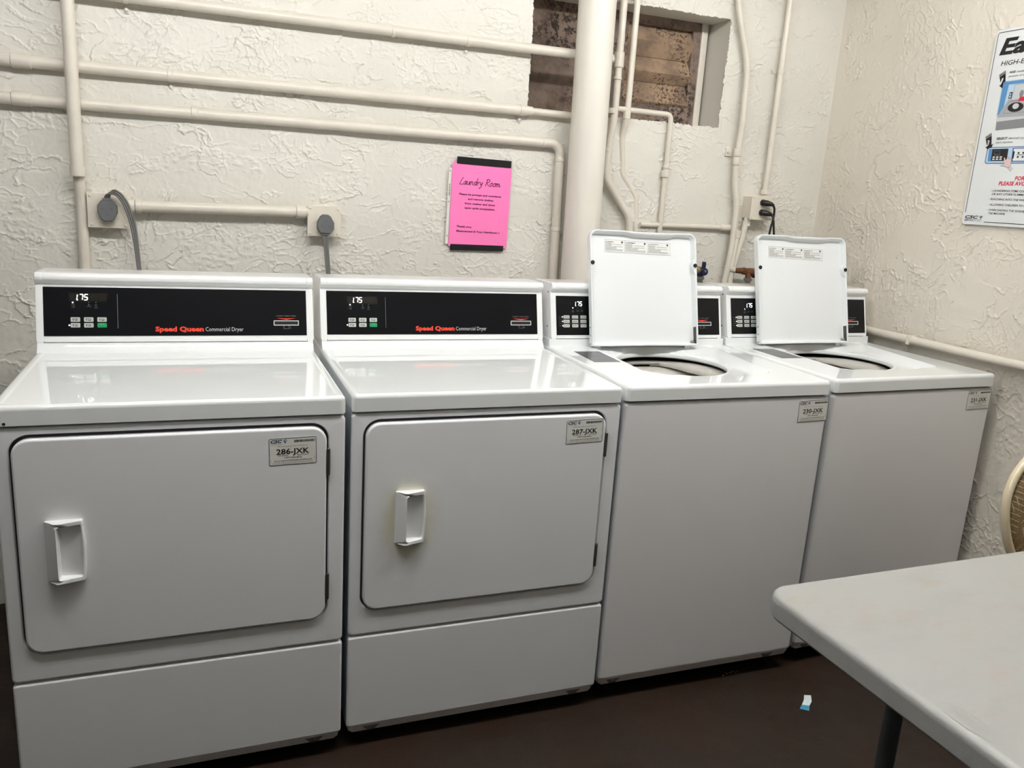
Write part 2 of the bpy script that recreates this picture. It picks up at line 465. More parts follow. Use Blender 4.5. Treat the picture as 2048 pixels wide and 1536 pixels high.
def relief_wall(name, mat, a0, a1, z0, z1, stp, place, seed, au, av, amp, cutout=None, extra=None):
    na, nz = int((a1-a0)/stp)+1, int((z1-z0)/stp)+1
    A, Z = np.meshgrid(np.linspace(a0, a1, na), np.linspace(z0, z1, nz), indexing='ij')
    h = plaster(A.astype(np.float32), Z.astype(np.float32), seed, au, av, amp)
    edge = np.minimum(np.minimum(A-a0, a1-A), np.minimum(Z-z0, z1-Z)); h = h*np.clip(edge/.03, 0, 1)
    co = place(A, Z, h).reshape(-1, 3)
    idx = np.arange(na*nz).reshape(na, nz)
    q = np.stack([idx[:-1, :-1], idx[1:, :-1], idx[1:, 1:], idx[:-1, 1:]], -1).reshape(-1, 4)
    if cutout is not None:
        ca = (A[:-1, :-1]+A[1:, 1:]).reshape(-1)/2; cz_ = (Z[:-1, :-1]+Z[1:, 1:]).reshape(-1)/2
        q = q[~cutout(ca, cz_)]
    ev, ef = extra
    n0 = len(co); co = np.concatenate([co, np.array(ev, float)]); q = np.concatenate([q, np.array(ef, int)+n0])
    me = bpy.data.meshes.new(name); me.vertices.add(len(co)); me.vertices.foreach_set('co', co.astype(np.float32).ravel())
    me.loops.add(q.size); me.loops.foreach_set('vertex_index', q.astype(np.int32).ravel())
    me.polygons.add(len(q)); me.polygons.foreach_set('loop_start', np.arange(0, q.size, 4, dtype=np.int32))
    me.update(calc_edges=True); me.materials.append(mat)
    sm = np.ones(len(q), bool); sm[-len(ef):] = False; me.polygons.foreach_set('use_smooth', sm)
    o = bpy.data.objects.new(name, me); COL.objects.link(o); return struct(o)
def surround(pt, A0, A1, Z0, Z1, a0, a1, z0, z1, back):
    """flat plaster round the modelled area, and the back of the wall"""
    v = []; f = []
    def quad(p): f.append([len(v)+k for k in range(4)]); v.extend(p)
    for (p0, p1, q0, q1) in ((A0, A1, Z0, z0), (A0, A1, z1, Z1), (A0, a0, z0, z1), (a1, A1, z0, z1)):
        if p1-p0 > 1e-6 and q1-q0 > 1e-6: quad([pt(p0, q0, 0), pt(p1, q0, 0), pt(p1, q1, 0), pt(p0, q1, 0)])
    quad([pt(A0, Z0, back), pt(A1, Z0, back), pt(A1, Z1, back), pt(A0, Z1, back)])
    for (p, q, r, s_) in ((A0, Z0, A1, Z0), (A1, Z0, A1, Z1), (A1, Z1, A0, Z1), (A0, Z1, A0, Z0)):
        quad([pt(p, q, 0), pt(r, s_, 0), pt(r, s_, back), pt(p, q, back)])
    return v, f
# right wall
pr_ = lambda y, z, d: (WX+d, y, z)
relief_wall('wall_right', m_wallr, -1.3, WY-.003, .25, 2.35, .0028, lambda A, Z, h: np.stack([WX-h, A, Z], -1), 100, 1.0, .85, .85,
            extra=surround(pr_, FY, WY+.25, 0, CZ, -1.3, WY-.003, .25, 2.35, .1))
# back wall with the chipped opening of the old vent
VX0, VX1, VZ0, VZ1, VY = 1.470, 2.262, 1.663, 2.049, 1.148
pb_ = lambda x, z, d: (x, WY+d, z)
v_, f_ = surround(pb_, LX, WX, 0, CZ, -.55, WX, .60, 2.35, .25)
def jaw(p, a, k): return fbm(p, p*0+k, 30, 4, 60+k, .7)*a
def opening(x, z):
    return (x > VX0+jaw(z, .006, 1)) & (x < VX1+jaw(z, .012, 2)) & (z > VZ0+jaw(x, .012, 3)) & (z < VZ1+jaw(x, .007, 4))
g_ = .011; ring0 = [(VX0-g_, VZ0-g_), (VX1+g_, VZ0-g_), (VX1+g_, VZ1+g_), (VX0-g_, VZ1+g_)]
ring1 = [(VX0-.004, VZ0-.003), (VX1+.006, VZ0-.003), (VX1+.006, VZ1+.003), (VX0-.004, VZ1+.003)]
for k in range(4):
    p, q = ring0[k], ring0[(k+1) % 4]; p1, q1 = ring1[k], ring1[(k+1) % 4]
    for (a_, b_, c_, d_, ya, yb) in ((p, q, q1, p1, .0015, .012), (p1, q1, q1, p1, .012, VY+.028-WY)):
        f_.append([len(v_)+i for i in range(4)]); v_.extend([pb_(*a_, ya), pb_(*b_, ya), pb_(*c_, yb), pb_(*d_, yb)])
relief_wall('wall_back', m_wall, -.55, WX, .60, 2.35, .0024, lambda A, Z, h: np.stack([A, WY-h, Z], -1), 300, .80, 1.15, 1.,
            cutout=opening, extra=(v_, f_))

# ------------------------------------------------------------------ ceiling lamps
for i, ((lx, ly), pw, lab) in enumerate(LAMPS):
    t = thing('ceiling_lamp', lab, 'lamp', (lx, ly, LAMP_Z), 0, 'ceiling strip lamps')
    b = B(m_boxp); b.box(-.62, -.045, .035, .62, .045, CZ-LAMP_Z, .006); b.build('lamp_housing', t)
    for y in (-.06, .06):
        b = B(emit('lamp_tube_%d' % i, (1., .995, .98, 1), pw)); b.lathe([(.010, -.59), (.013, -.588), (.013, .588), (.010, .59)], (0, y, 0), 'X', 12); b.build('tube', t)
    for x in (-.60, .60):
        b = B(m_boxp); b.box(x-.009, -.08, -.02, x+.009, .08, .04, .004); b.build('tube_holder', t)

# ------------------------------------------------------------------ laundry machines
TL = rad(14.3)
TU = Vector((0, math.sin(TL), math.cos(TL)))        # up the sloping console face
CB = Vector((0, .532, .937))
def console_profile():
    P = [(.700, .915), (.532, .937)]
    f = lambda s, o=0: (.532+math.sin(TL)*s-math.cos(TL)*o, .937+math.cos(TL)*s+math.sin(TL)*o)
    P += [f(.146), f(.150, .002), f(.153, .008)]
    c = f(.163, .004)
    for k in range(9):
        a = rad(215-20*k); P.append((c[0]+.0125*math.cos(a), c[1]+.0125*math.sin(a)))
    P += [(.60, c[1]+.0125), (.695, c[1]+.009), (.702, c[1])]
    return P
def extrude_x(b, prof, x0, x1, bev=0):
    n = len(prof); cy = sum(p[0] for p in prof)/n; cz = sum(p[1] for p in prof)/n
    sh = lambda d: [(y+(cy-y)*d, z+(cz-z)*d) for y, z in prof]
    rings = []
    if bev: rings.append([(x0, y, z) for y, z in sh(.06)]); rings.append([(x0+bev, y, z) for y, z in prof])
    else: rings.append([(x0, y, z) for y, z in prof])
    if bev: rings.append([(x1-bev, y, z) for y, z in prof]); rings.append([(x1, y, z) for y, z in sh(.06)])
    else: rings.append([(x1, y, z) for y, z in prof])
    b.loft(rings, True, True, True)

def seg_digits(g, x, y, h, ch, wd, w):
    """slanted seven segment characters; 'i' is the digit one on the left-hand segments with its point"""
    sl = .13; wdh = h*.50
    P = lambda a, c: (x+a*wdh+c*h*sl, y+c*h)
    gp = .10
    seg = {'a': [(gp, 1), (1-gp, 1)], 'b': [(1, 1-gp), (1, .5+gp)], 'c': [(1, .5-gp), (1, gp)], 'd': [(gp, 0), (1-gp, 0)],
           'e': [(0, .5-gp), (0, gp)], 'f': [(0, 1-gp), (0, .5+gp)], 'g': [(gp, .5), (1-gp, .5)]}
    for k in {'1': 'ef', '7': 'abc', '5': 'afgcd'}[ch]:
        g.line([P(*seg[k][0]), P(*seg[k][1])], wd, w)
    if ch == '1': g.line([P(.06, 0), P(.30, 0)], wd, w)

def csc_logo(g, x, y, wd, cap):
    g.mat(m_navy).text('CSC', x, y, wd*.68, cap, .045, .25)
    cx, cy, r = x+wd*.86, y+cap*.45, cap*.72
    g.mat(m_teal).shape([(cx-r*.2, cy+r*.9), (cx+r*.45, cy+r), (cx+r*.2, cy+r*.2)], .0005)
    g.mat(m_sblue).shape([(cx-r, cy+r*.3), (cx-r*.25, cy+r*.75), (cx+r*.1, cy+r*.1), (cx-r*.5, cy-r*.1)], .0005)
    g.mat(m_navy).shape([(cx-r*.6, cy-r*.2), (cx+r*.25, cy+r*.05), (cx+r*.05, cy-r*1.1)], .0005)
    g.mat(m_teal).shape([(cx+r*.35, cy+r*.3), (cx+r*.85, cy+r*.7), (cx+r*.45, cy-r*.5)], .0005)

def service_label(t, x, z, number, tilt):
    """the owner's sticker with its number, on the machine front"""
    M = Matrix.Translation((x, -.0045 if False else t['fy'], z)) @ Matrix.Rotation(tilt, 4, 'Y') @ frame((0, 0, 0), (1, 0, 0), (0, 0, 1))
    w, h = .102, .0625
    g = B(m_label, mtx=M); o = rr(0, 0, w, h, .004, 4)
    g.loft([[(a, c, 0) for a, c in o], [(a, c, .0004) for a, c in o]], True, False, True)
    lb = g.build('service_label', t, smooth=0)
    g = G(m_kprint, mtx=M)
    g.ring(rr(.0006, .0006, w-.0006, h-.0006, .0035, 4), .0011, .0006)
    k = dict(w=.0007)
    csc_logo(g, .0042, .0515, .036, .0068)
    g.mat(m_gprint).rect(.0042, .0484, .029, .0489, .0007)
    g.mat(m_kprint)
    rs = random.Random(5); bx = .054
    while bx < .098:
        q = rs.choice((.0005, .0009, .0013)); g.rect(bx, .0515, min(bx+q, .0985), .0568, .0007); bx += q+rs.choice((.0004, .0008))
    g.text('Please use this number when reporting service', .051, .0432, .063, .0017, 0, 0, align='C', **k)
    g.text(number, .051, .0255, .070, .0118, .018, 0, align='C', **k)
    g.text('For Service:', .020, .0215, .021, .0021, .02, 0, **k); g.text('Para Servicio:', .061, .0215, .023, .0021, .02, 0, **k)
    g.text('1-877-264-6622', .051, .0158, .038, .0034, .01, 0, align='C', **k)
    g.text('Visit our website WWW.CSCSERVICEWORKS.COM', .051, .0098, .080, .0021, .02, 0, align='C', **k)
    g.mat(m_mprint)
    g.text('The use of this machine is at the sole risk of the user and subject to posted terms', .051, .0066, .084, .0014, .01, 0, align='C', **k)
    g.text('Do not leave clothing unattended while this machine is in operation', .051, .0038, .084, .0014, .01, 0, align='C', **k)
    g.text('CSC-17', .0045, .0075, .008, .0016, 0, 0, rot=PI/2, **k); g.text('REV-02', .0985, .0095, .008, .0016, 0, 0, rot=PI/2, **k)
    g.build('lettering', lb)

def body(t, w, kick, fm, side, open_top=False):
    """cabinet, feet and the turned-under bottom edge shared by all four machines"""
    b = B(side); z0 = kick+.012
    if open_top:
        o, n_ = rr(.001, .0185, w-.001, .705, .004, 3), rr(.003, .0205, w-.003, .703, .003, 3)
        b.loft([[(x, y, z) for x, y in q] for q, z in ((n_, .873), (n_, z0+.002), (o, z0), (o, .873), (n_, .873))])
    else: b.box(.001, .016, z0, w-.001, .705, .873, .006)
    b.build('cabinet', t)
    for x in (.05, w-.05):
        for y in (.07, .64):
            b = B(m_foot); b.lathe([(.018, 0), (.02, .004), (.02, .012), (.008, .014), (.008, kick+.03)], (x, y, 0), n=16); b.build('foot', t)

def plate_front(b, x0, z0, x1, z1, y, r, rnd=.006, back=.016):
    o = rr(x0, z0, x1, z1, r, 5)
    rings = [[(a, back, c) for a, c in o], [(a, y+rnd, c) for a, c in o]]
    for k in (1, 2, 3):
        a_ = rad(30*k); d = rnd*(1-math.cos(a_)); e = rnd*(1-math.sin(a_))
        rings.append([(a, y+e, c) for a, c in inset(o, d)])
    return rings

def kick_edge(t, w, kick, fm, screws, y=.004):
    """the bottom edge that folds back under the machine, with its screws"""
    b = B(fm)
    pr = [(y+.0005, kick+.027), (y+.0012, kick+.0225), (y+.0080, kick+.0030), (y+.011, kick+.0005), (.03, kick), (.03, kick+.027)]
    b.loft([[(.016, a, c) for a, c in pr], [(w-.016, a, c) for a, c in pr]], True, True, True)
    for s, x in ((-1, .016), (1, w-.016)):
        b.loft([[(x, a, c) for a, c in pr], [(x+s*.010, a+.004, c+(.004 if c < kick+.01 else 0)) for a, c in pr], [(x+s*.013, a+.012, c+(.016 if c < kick+.01 else 0)) for a, c in pr]], True, False, True)
    k = b.build('bottom_edge', t)
    for x in screws:
        b = B(simple('kick_grey', srgb(140, 138, 136), .5)); q = .0095
        b.loft([[(x-.022, .0065, kick+.019), (x+.022, .0065, kick+.019), (x+.010, .0115, kick+.003), (x-.010, .0115, kick+.003)],
                [(x-.020, .0052, kick+.0200), (x+.020, .0052, kick+.0200), (x+.008, .0095, kick+.004), (x-.008, .0095, kick+.004)]], True, True, True)
        b.mat(m_hinge); b.lathe([(.0048, .0075), (.0048, .0045), (.003, .0035)], (x, 0, kick+.011), 'Y', 12)
        b.build('screw', k)

def console(t, w, ins, washer):
    pr = console_profile(); x0, x1 = ins, w-ins
    b = B(m_cons); extrude_x(b, pr, x0+.018, x1-.018); cs = b.build('console', t, smooth=50)
    n = len(pr); cy = sum(p[0] for p in pr)/n; cz = sum(p[1] for p in pr)/n
    big = [(cy+(y-cy)*1.012-.0006, cz+(z-cz)*1.012) for y, z in pr]
    for a, c in ((x0, x0+.0185), (x1-.0185, x1)):
        b = B(m_cons); extrude_x(b, big, a, c, .0025); e = b.build('console_end_cap', t, smooth=50)
        if washer and a == x0:
            for s, yy in ((.035, .56), (.145, .575)):
                p = CB+TU*s; q = B(m_dark); q.lathe([(.0028, -.0006), (.0028, .001)], (a, yy+.01, p.z), 'X', 10); q.build('screw_hole', e)
    F = frame(CB, (1, 0, 0), TU)
    u0 = x0+.0185 if washer else .0193; u1 = w-.0205
    v0, v1 = (.011, .1345) if washer else (.0155, .1395)
    b = B(m_black, mtx=F); b.box(u0, v0, -.002, u1, v1, .0012); cp = b.build('control_panel', t, smooth=0)
    H = .0015; D = dict(w=H)
    if not washer:
        b = B(m_blackglass, mtx=F); b.box(.0775, .1035, .0012, .1635, .1245, .0016); dp = b.build('display', cp, smooth=0)
        g = G(m_digit, mtx=F)
        for ch, x in (('1', .0945), ('7', .1000), ('5', .1110)): seg_digits(g, x, .1070, .0142, ch, .0023, .0020)
        g.build('lit_digits', cp)
        bx = [.0795, .1096, .1400]; by = [.0515, .0370]; bw, bh = .0215, .0115
        leds = [(.0853, .1005), (.0765, .0427)]; off = [(.1215, .1010), (.1378, .1010)]
        names = [['1', 'HIGH'], ['1', 'MED'], ['1', 'LOW'], ['1', 'DELICATE'], ['', 'NO HEAT'], None]
    else:
        g = G(m_digit, mtx=F)
        for ch, x in (('1', .0972), ('7', .1022), ('5', .1124)): seg_digits(g, x, .1035, .0130, ch, .0022, .0020)
        g.build('lit_digits', cp)
        bx = [.0548, .0845, .1135]; by = [.0632, .0492, .0352]; bw, bh = .0212, .0098
        leds = [(.0882, .0970), (.0508, .0681), (.0515, .0541), (.0522, .0401)]; off = [(.105, .097), (.119, .097)]
        names = None
    for x, y in leds:
        g = G(m_digit, mtx=F); g.disc(x, y, .0019, .0020); g.build('indicator_light', cp)
    k = 0
    words_w = ['Normal', 'Perm Press', 'Delicates', 'Heavy', 'Medium', 'Light', 'Hot', 'Warm', 'Cold']
    words_d = ['High', 'Normal', 'Low Temp', 'Delicate', 'No Heat', '']
    for r, y in enumerate(by):
        for c, x in enumerate(bx):
            green = (not washer) and r == 1 and c == 2
            o = rr(x, y, x+bw, y+bh, .0018, 3)
            b = B(m_green if green else m_btn, mtx=F)
            b.loft([[(a, q, .0010) for a, q in o], [(a, q, .0024) for a, q in o], [(a, q, .0029) for a, q in inset(o, .0007)]], True, False, True)
            bo = b.build('start_button' if green else 'button', cp)
            k += 1
    if washer:
        o = rr(.1435, .0352, .1645, .0450, .0018, 3); b = B(m_green, mtx=F)
        b.loft([[(a, q, .0010) for a, q in o], [(a, q, .0026) for a, q in o]], True, False, True); b.build('start_button', cp)
    g = G(m_kprint, mtx=F); k = 0
    for r, y in enumerate(by):
        for c, x in enumerate(bx):
            wd = (words_w if washer else words_d)[k]; k += 1
            if not wd: g.mat(m_wprint).text('START', x+bw/2, y+bh*.68, bw*.45, .0014, 0, 0, .0031, 'C'); continue
            g.mat(m_kprint)
            if washer: g.text(wd, x+bw/2+.001, y+bh*.34, bw*.6, .0028, .01, 0, .0031, 'C'); g.line([(x+.003, y+bh*.3), (x+.004, y+bh*.7), (x+.0052, y+bh*.35)], .0005, .0031)
            else:
                g.rect(x+.0050, y+bh*.25, x+.0066, y+bh*.78, .0031); g.text(wd, x+.0125, y+bh*.55, .0078, .0025, .02, 0, .0031, 'C'); g.text('TEMP', x+.0125, y+bh*.22, .0078, .0025, .02, 0, .0031, 'C')
    g.mat(m_gprint)
    if not washer:
        g.text('CYCLE', .0856, .0905, .0090, .0016, **dict(D, align='C')); g.text('TIME', .0856, .0873, .0075, .0016, **dict(D, align='C'))
        g.line([(.0815, .0955), (.0835, .0965), (.0856, .0950), (.0880, .0965), (.0895, .0955)], .0005, H)
        g.text('IN USE', .1218, .0893, .0095, .0016, **dict(D, align='C')); g.ring(rr(.1200, .0925, .1232, .0965, .0008, 3), .0006, H)
        g.text('CYCLE', .1378, .0890, .0068, .0015, **dict(D, align='C')); g.text('DONE', .1380, .0862, .0078, .0016, **dict(D, align='C'))
        g.ring([(.1378+.0021*math.cos(a*PI/6), .0942+.0021*math.sin(a*PI/6)) for a in range(12)], .0007, H)
        g.rect(.1869, .0350, .1878, .1235, H)
        g.mat(m_red).text('Speed Queen', .2753, .0272, .1185, .0118, .042, 0, H)
        g.mat(m_wprint).text('Commercial Dryer', .3982, .0272, .0960, .0108, -.004, 0, H)
        sx0, sx1, sy0, sy1 = .5735, .6405, .0425, .0563
    else:
        for x in (.0882, .105, .119):
            g.rect(x-.004, .0895, x+.004, .0900, H); g.text('CYCLE', x, .0855, .0085, .0016, **dict(D, align='C'))
        g.text('DONE', .0882, .0832, .0075, .0016, **dict(D, align='C'))
        for s_, y in (('Fabric', .0675), ('Soil', .0535), ('Temp', .0395)): g.text(s_, .0465, y, .0085, .0018, **dict(D, align='R'))
        for y in (.0612, .0472): g.rect(.0380, y, .1350, y+.0005, H)
        sx0, sx1, sy0, sy1 = w-.1255, w-.0530, .0415, .0545
    for x, y in off: g.disc(x, y, .0008, H, 8)
    cx = (sx0+sx1)/2
    g.mat(m_gprint).text('INSERT CARD HERE', cx, sy1+.0112, .052, .0028, **dict(D, align='C'))
    g.mat(m_red).shape([(cx-.026, sy1+.0070), (cx, sy1+.0018), (cx+.026, sy1+.0070), (cx, sy1+.0058)], H)
    g.mat(m_gprint).line([(cx-.009, sy0-.001), (cx-.0075, sy0-.0035), (cx-.0055, sy0-.0015), (cx-.0075, sy0-.0085), (cx+.0085, sy0-.0085), (cx+.0060, sy0-.0015), (cx+.009, sy0-.001)], .0007, H)
    g.line([(cx+.010, sy0-.0045), (cx+.012, sy0-.008)], .0012, H)
    g.build('lettering', cp)
    b = B(m_wprint, mtx=F); o = rr(sx0, sy0, sx1, sy1, .0012, 3)
    b.loft([[(a, q, .001) for a, q in o], [(a, q, .0028) for a, q in o], [(a, q, .0028) for a, q in inset(o, .0021)], [(a, q, .0013) for a, q in inset(o, .0021)]])
    b.mat(m_dark); b.poly([(a, q, .0013) for a, q in inset(o, .0019)])
    b.build('card_slot', cp, smooth=0)

def dryer(loc, rz, label, number, stain, tilt):
    w = .682
    t = thing('clothes_dryer', label, 'clothes dryer', loc, rz, 'white front-loading coin laundry dryers'); t['fy'] = -.0035
    body(t, w, .040, m_front, m_side)
    # front frame round the door
    b = B(m_front); R = plate_front(b, 0, .3135, w, .8685, .004, .010)
    b.loft(R)
    door_o = rr(.0325, .3805, .6405, .8465, .034, 8)
    gap = inset(door_o, -.0075); gap = [(x, z+(.002 if z > .6 else 0)) for x, z in gap]
    b.holed(R[-1], [(a, .004, c) for a, c in gap])
    b.loft([[(a, .004, c) for a, c in gap], [(a, .007, c) for a, c in inset(gap, .002)], [(a, .0158, c) for a, c in inset(gap, .0025)]])
    fp = b.build('front_frame', t)
    b = B(m_gasket); b.box(.015, .0145, .365, w-.015, .0165, .862); b.build('door_gasket', t, smooth=0)
    b = B(m_stain if stain else m_front)
    rings = [[(a, .0142, c) for a, c in door_o], [(a, .002, c) for a, c in door_o]]
    for k in (1, 2, 3, 4):
        a_ = rad(22.5*k); rings.append([(a, .002-.0055*math.sin(a_), c) for a, c in inset(door_o, .0055*(1-math.cos(a_)))])
    b.loft(rings, True, True, True); dr = b.build('door', t)
    # scooped pull
    hx0, hx1, hz0, hz1 = (.0815, .1508, .5420, .6750) if not stain else (.1035, .1722, .5490, .6805)
    hh = lambda x: .0015+.0215*min(1, max(0, (x-hx0)/.021)) if x < hx0+.021 else .023-.014*((x-hx0-.021)/(hx1-hx0-.021))
    def bulge(pl, k=.004):
        zc, hz = (hz0+hz1)/2, (hz1-hz0)/2
        return [(x+(k*(1-((z-zc)/hz)**2) if x > (hx0+hx1)/2 else 0), z) for x, z in pl]
    def side_pts(x0, z0, x1, z1, r, n=8):
        q = rr(x0, z0, x1, z1, r, 3); out = []
        for i in range(len(q)):
            a, c = q[i], q[(i+1) % len(q)]; out.append(a)
            L = math.hypot(c[0]-a[0], c[1]-a[1])
            if L > .02:
                for k in range(1, n): out.append((a[0]+(c[0]-a[0])*k/n, a[1]+(c[1]-a[1])*k/n))
        return out
    b = B(m_cons)
    o = bulge(side_pts(hx0, hz0, hx1, hz1, .003)); m = bulge(side_pts(hx0+.0225, hz0+.0085, hx1-.0035, hz1-.0085, (.006, .004, .004, .006)), .0035)
    cor = side_pts(hx0, hz0, hx1, hz1, .003)
    Y = -.0035
    r0 = [(x, Y+.001, z) for x, z in o]; r1 = [(x, Y-hh(x)+.0015, z) for x, z in o]; r2 = [(x, Y-hh(x), z) for x, z in inset(o, .0013)]
    r3 = [(x, Y-hh(x), z) for x, z in m]; r4 = [(x, Y-hh(x)+.001, z) for x, z in inset(m, .001)]
    r5 = [(hx0+.0225+(x-hx0-.0225)*.95+.001, Y-.0015-(.004*max(0, (x-hx0-.03)/.04)), z) for x, z in inset(m, .003)]
    b.loft([r0, r1, r2, r3, r4, r5], True, False, True); b.build('door_handle', dr, smooth=45)
    for z0, z1 in ((.733, .797), (.428, .493)):
        b = B(m_hinge); b.lathe([(.0026, z0), (.0035, z0+.001), (.0035, z1-.001), (.0026, z1)], (.6445, -.0010, 0), n=12)
        b.box(.6445, .0005, z0+.003, .6485, .0030, z1-.003); b.build('hinge', t)
    b = B(m_front); b.loft(plate_front(b, 0, .062, w, .3095, .004, .008), True, False, True); lp = b.build('lower_panel', t)
    kick_edge(t, w, .040, m_front, (.062, w-.064))
    # top with its raised border
    b = B(m_top); o = rr(0, 0, w, .705, .012, 5)
    P = lambda pl, z: [(x, y, z) for x, y in pl]
    rings = [P(inset(o, .004), .8740), P(o, .8745), P(o, .9040), P(inset(o, .0015), .9095), P(inset(o, .005), .9128), P(inset(o, .010), .9140)]
    inn = rr(.016, .014, w-.016, .520, .012, 5)
    rings += [P(inn, .9140), P(inset(inn, .003), .9134), P(inset(inn, .007), .9124)]
    b.loft(rings, True, True, True)
    b.loft([[(x, .512, .9120), (x, .518, .9155), (x, .528, .928), (x, .531, .935), (x, .70, .935), (x, .70, .9135)] for x in (.004, w-.004)], True, True, True)
    tp = b.build('top_panel', t, smooth=50)
    if not stain:
        b = B(m_dark); b.lathe([(.0030, -.0004), (.0030, .0010)], (.026, 0, .8790), 'Y', 10); b.build('plug_hole', tp)
    console(t, w, .002, False)
    service_label(t, tilt[0], tilt[1], number, tilt[2])
    return t

def washer(loc, rz, label, number, lidspec, tilt):
    w = .654
    t = thing('washing_machine', label, 'washing machine', loc, rz, 'white top-loading coin laundry washers with lids open'); t['fy'] = .0035
    body(t, w, .048, m_frontw, m_side, True)
    b = B(m_frontw); b.loft(plate_front(b, 0, .068, w, .8685, .004, .010, .010, .018), True, False, True); b.build('front_panel', t)
    kick_edge(t, w, .048, m_frontw, (.048, w-.083))
    b = B(m_top); P = lambda pl, z: [(x, y, z) for x, y in pl]
    o = rr(0, 0, w, .705, .014, 6)
    b.loft([P(inset(o, .004), .8740), P(o, .8745), P(o, .9020), P(inset(o, .0018), .9085), P(inset(o, .006), .9125), P(inset(o, .012), .9140)], True, False, False)
    # lid recess: its right-hand side is a long shallow slope
    N = 8
    def rec(xl0, xl1, xr0, xr1, y0, y1, r, wave):
        out = []; base = rr(xl0, y0, xr0, y1, r, N); full = []
        for i in range(len(base)):
            p, q = base[i], base[(i+1) % len(base)]; full.append(p)
            if math.hypot(q[0]-p[0], q[1]-p[1]) > .1:
                for k in range(1, 24): full.append((p[0]+(q[0]-p[0])*k/24, p[1]+(q[1]-p[1])*k/24))
        for x, y in full:
            tt = (y-y0)/(y1-y0)
            # the front lip swings forward past the middle of the opening
            sm_ = max(0, min(1, (x-.215)/.05)); sm_ = sm_*sm_*(3-2*sm_); s2 = max(0, min(1, (x-.40)/.06)); s2 = s2*s2*(3-2*s2)
            if tt < .3: y -= wave*(sm_-.7*s2)*(1-tt/.3)
            if x > (xl0+xr0)/2: x += (xr1-xr0)*tt
            else: x += (xl1-xl0)*tt
            out.append((x, y))
        return out
    RY = .526
    a0 = rec(.137, .150, .530, .600, .112, RY, .026, .018); a1 = rec(.139, .152, .526, .596, .114, RY-.003, .026, .017)
    a2 = rec(.142, .155, .519, .580, .118, RY-.008, .026, .014); a3 = rec(.145, .158, .512, .550, .122, RY-.012, .026, .010)
    b.holed(P(inset(o, .012), .9140), P(a0, .9140))
    # floor of the recess rises again behind the opening, under the lid
    Q = lambda pl, z: [(x, y, z+max(0, min(1, (y-.455)/.050))*(.9118-z)) for x, y in pl]
    b.loft([P(a0, .9140), Q(a1, .9085), Q(a2, .8980), Q(a3, .8900)])
    hc, hr = (.341, .346), .169
    circ = lambda r, z, n=64: [(hc[0]+r*math.cos(2*PI*k/n), hc[1]+r*math.sin(2*PI*k/n), z) for k in range(n)]
    cfit = lambda r, z: [(max(x, .150), min(y, RY-.016), zz) for x, y, zz in circ(r, z)]
    b.holed(Q(a3, .8900), cfit(hr+.010, .8900))
    b.loft([cfit(hr+.010, .8900), circ(hr+.004, .8920), circ(hr, .8925), circ(hr-.003, .8900), circ(hr-.004, .8820), circ(hr, .8780)])
    b.loft([[(x, .5285, .9135), (x, .529, .9150), (x, .530, .926), (x, .531, .935), (x, .70, .935), (x, .70, .9135)] for x in (.005, w-.005)], True, True, True)
    tp = b.build('top_panel', t, smooth=50, flip=False)
    # tub seen through the opening
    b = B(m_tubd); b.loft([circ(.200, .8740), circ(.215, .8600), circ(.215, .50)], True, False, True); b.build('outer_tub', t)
    b = B(m_tub); b.loft([circ(.204, .8560), circ(.190, .8630), circ(.182, .8635), circ(.177, .8590), circ(.177, .8530), circ(.182, .8500)]); b.build('tub_ring', t, smooth=60)
    b = B(m_tub); b.loft([circ(.196, .8360), circ(.192, .8420), circ(.180, .8425), circ(.166, .8350), circ(.157, .8230), circ(.155, .8100), circ(.165, .8020), circ(.192, .8000)], True, False, False); b.build('balance_ring', t, smooth=60)
    b = B(m_tub); rg = []
    for k in range(25):
        a_ = rad(80-4.2*k); f_ = min(1, k/12)*min(1, (24-k)/6); f_ = f_*f_*(3-2*f_); c_, s_ = math.cos(a_), math.sin(a_)
        rg.append([(hc[0]+r*c_, hc[1]+r*s_, z) for r, z in ((.196, .852), (.190, .8620+.006*f_), (.183-.015*f_, .8625+.006*f_), (.180-.034*f_, .857), (.181-.036*f_, .848-.006*f_), (.190, .842))])
    b.loft(rg, True, True, True); b.build('bleach_dispenser', t, smooth=60)
    b = B(m_basket); b.loft([circ(.190, .8010), circ(.192, .62), circ(.187, .54), circ(.165, .52)], True, False, True); b.build('basket', t, smooth=60)
    b = B(m_tub)
    b.lathe([(.085, .522), (.07, .535), (.045, .56), (.036, .62), (.032, .72), (.026, .735)], (hc[0], hc[1], 0), n=28)
    for k in range(4):
        a = k*PI/2+.4; c, s = math.cos(a), math.sin(a)
        pts = [(.03, .72), (.055, .60), (.10, .545), (.12, .525), (.03, .525)]
        b.loft([[(hc[0]+r*c-s*d, hc[1]+r*s+c*d, z) for r, z in pts] for d in (-.005, .005)], True, True, True)
    b.build('agitator', t)
    # instruction plate stuck on the deck
    M = Matrix.Translation((.046, .288, .9141)) @ Matrix.Rotation(rad(-1.5), 4, 'Z')
    g = B(simple('plate_black', srgb(48, 49, 52), .25), mtx=M); g.box(0, 0, 0, .084, .152, .0005); ip = g.build('instruction_plate', t, smooth=0)
    g = G(m_gprint, mtx=M); rs = random.Random(3)
    y = .146
    for ln in ['ADD DETERGENT THEN LOAD CLOTHES LOOSELY', 'CLOSE LID SELECT FABRIC CYCLE', 'INSERT CARD AND PRESS START', 'DO NOT WASH ITEMS SOAKED IN FUEL', 'DO NOT OVERLOAD THE WASHER', 'KEEP CHILDREN AWAY FROM MACHINE']*2:
        g.text(ln, .005, y-.004, .070*rs.uniform(.7, 1), .0028, .005, 0, .0008); y -= .0118
    for yy in (.112, .076, .040): g.rect(.004, yy, .080, yy+.0006, .0008)
    g.build('lettering', ip)
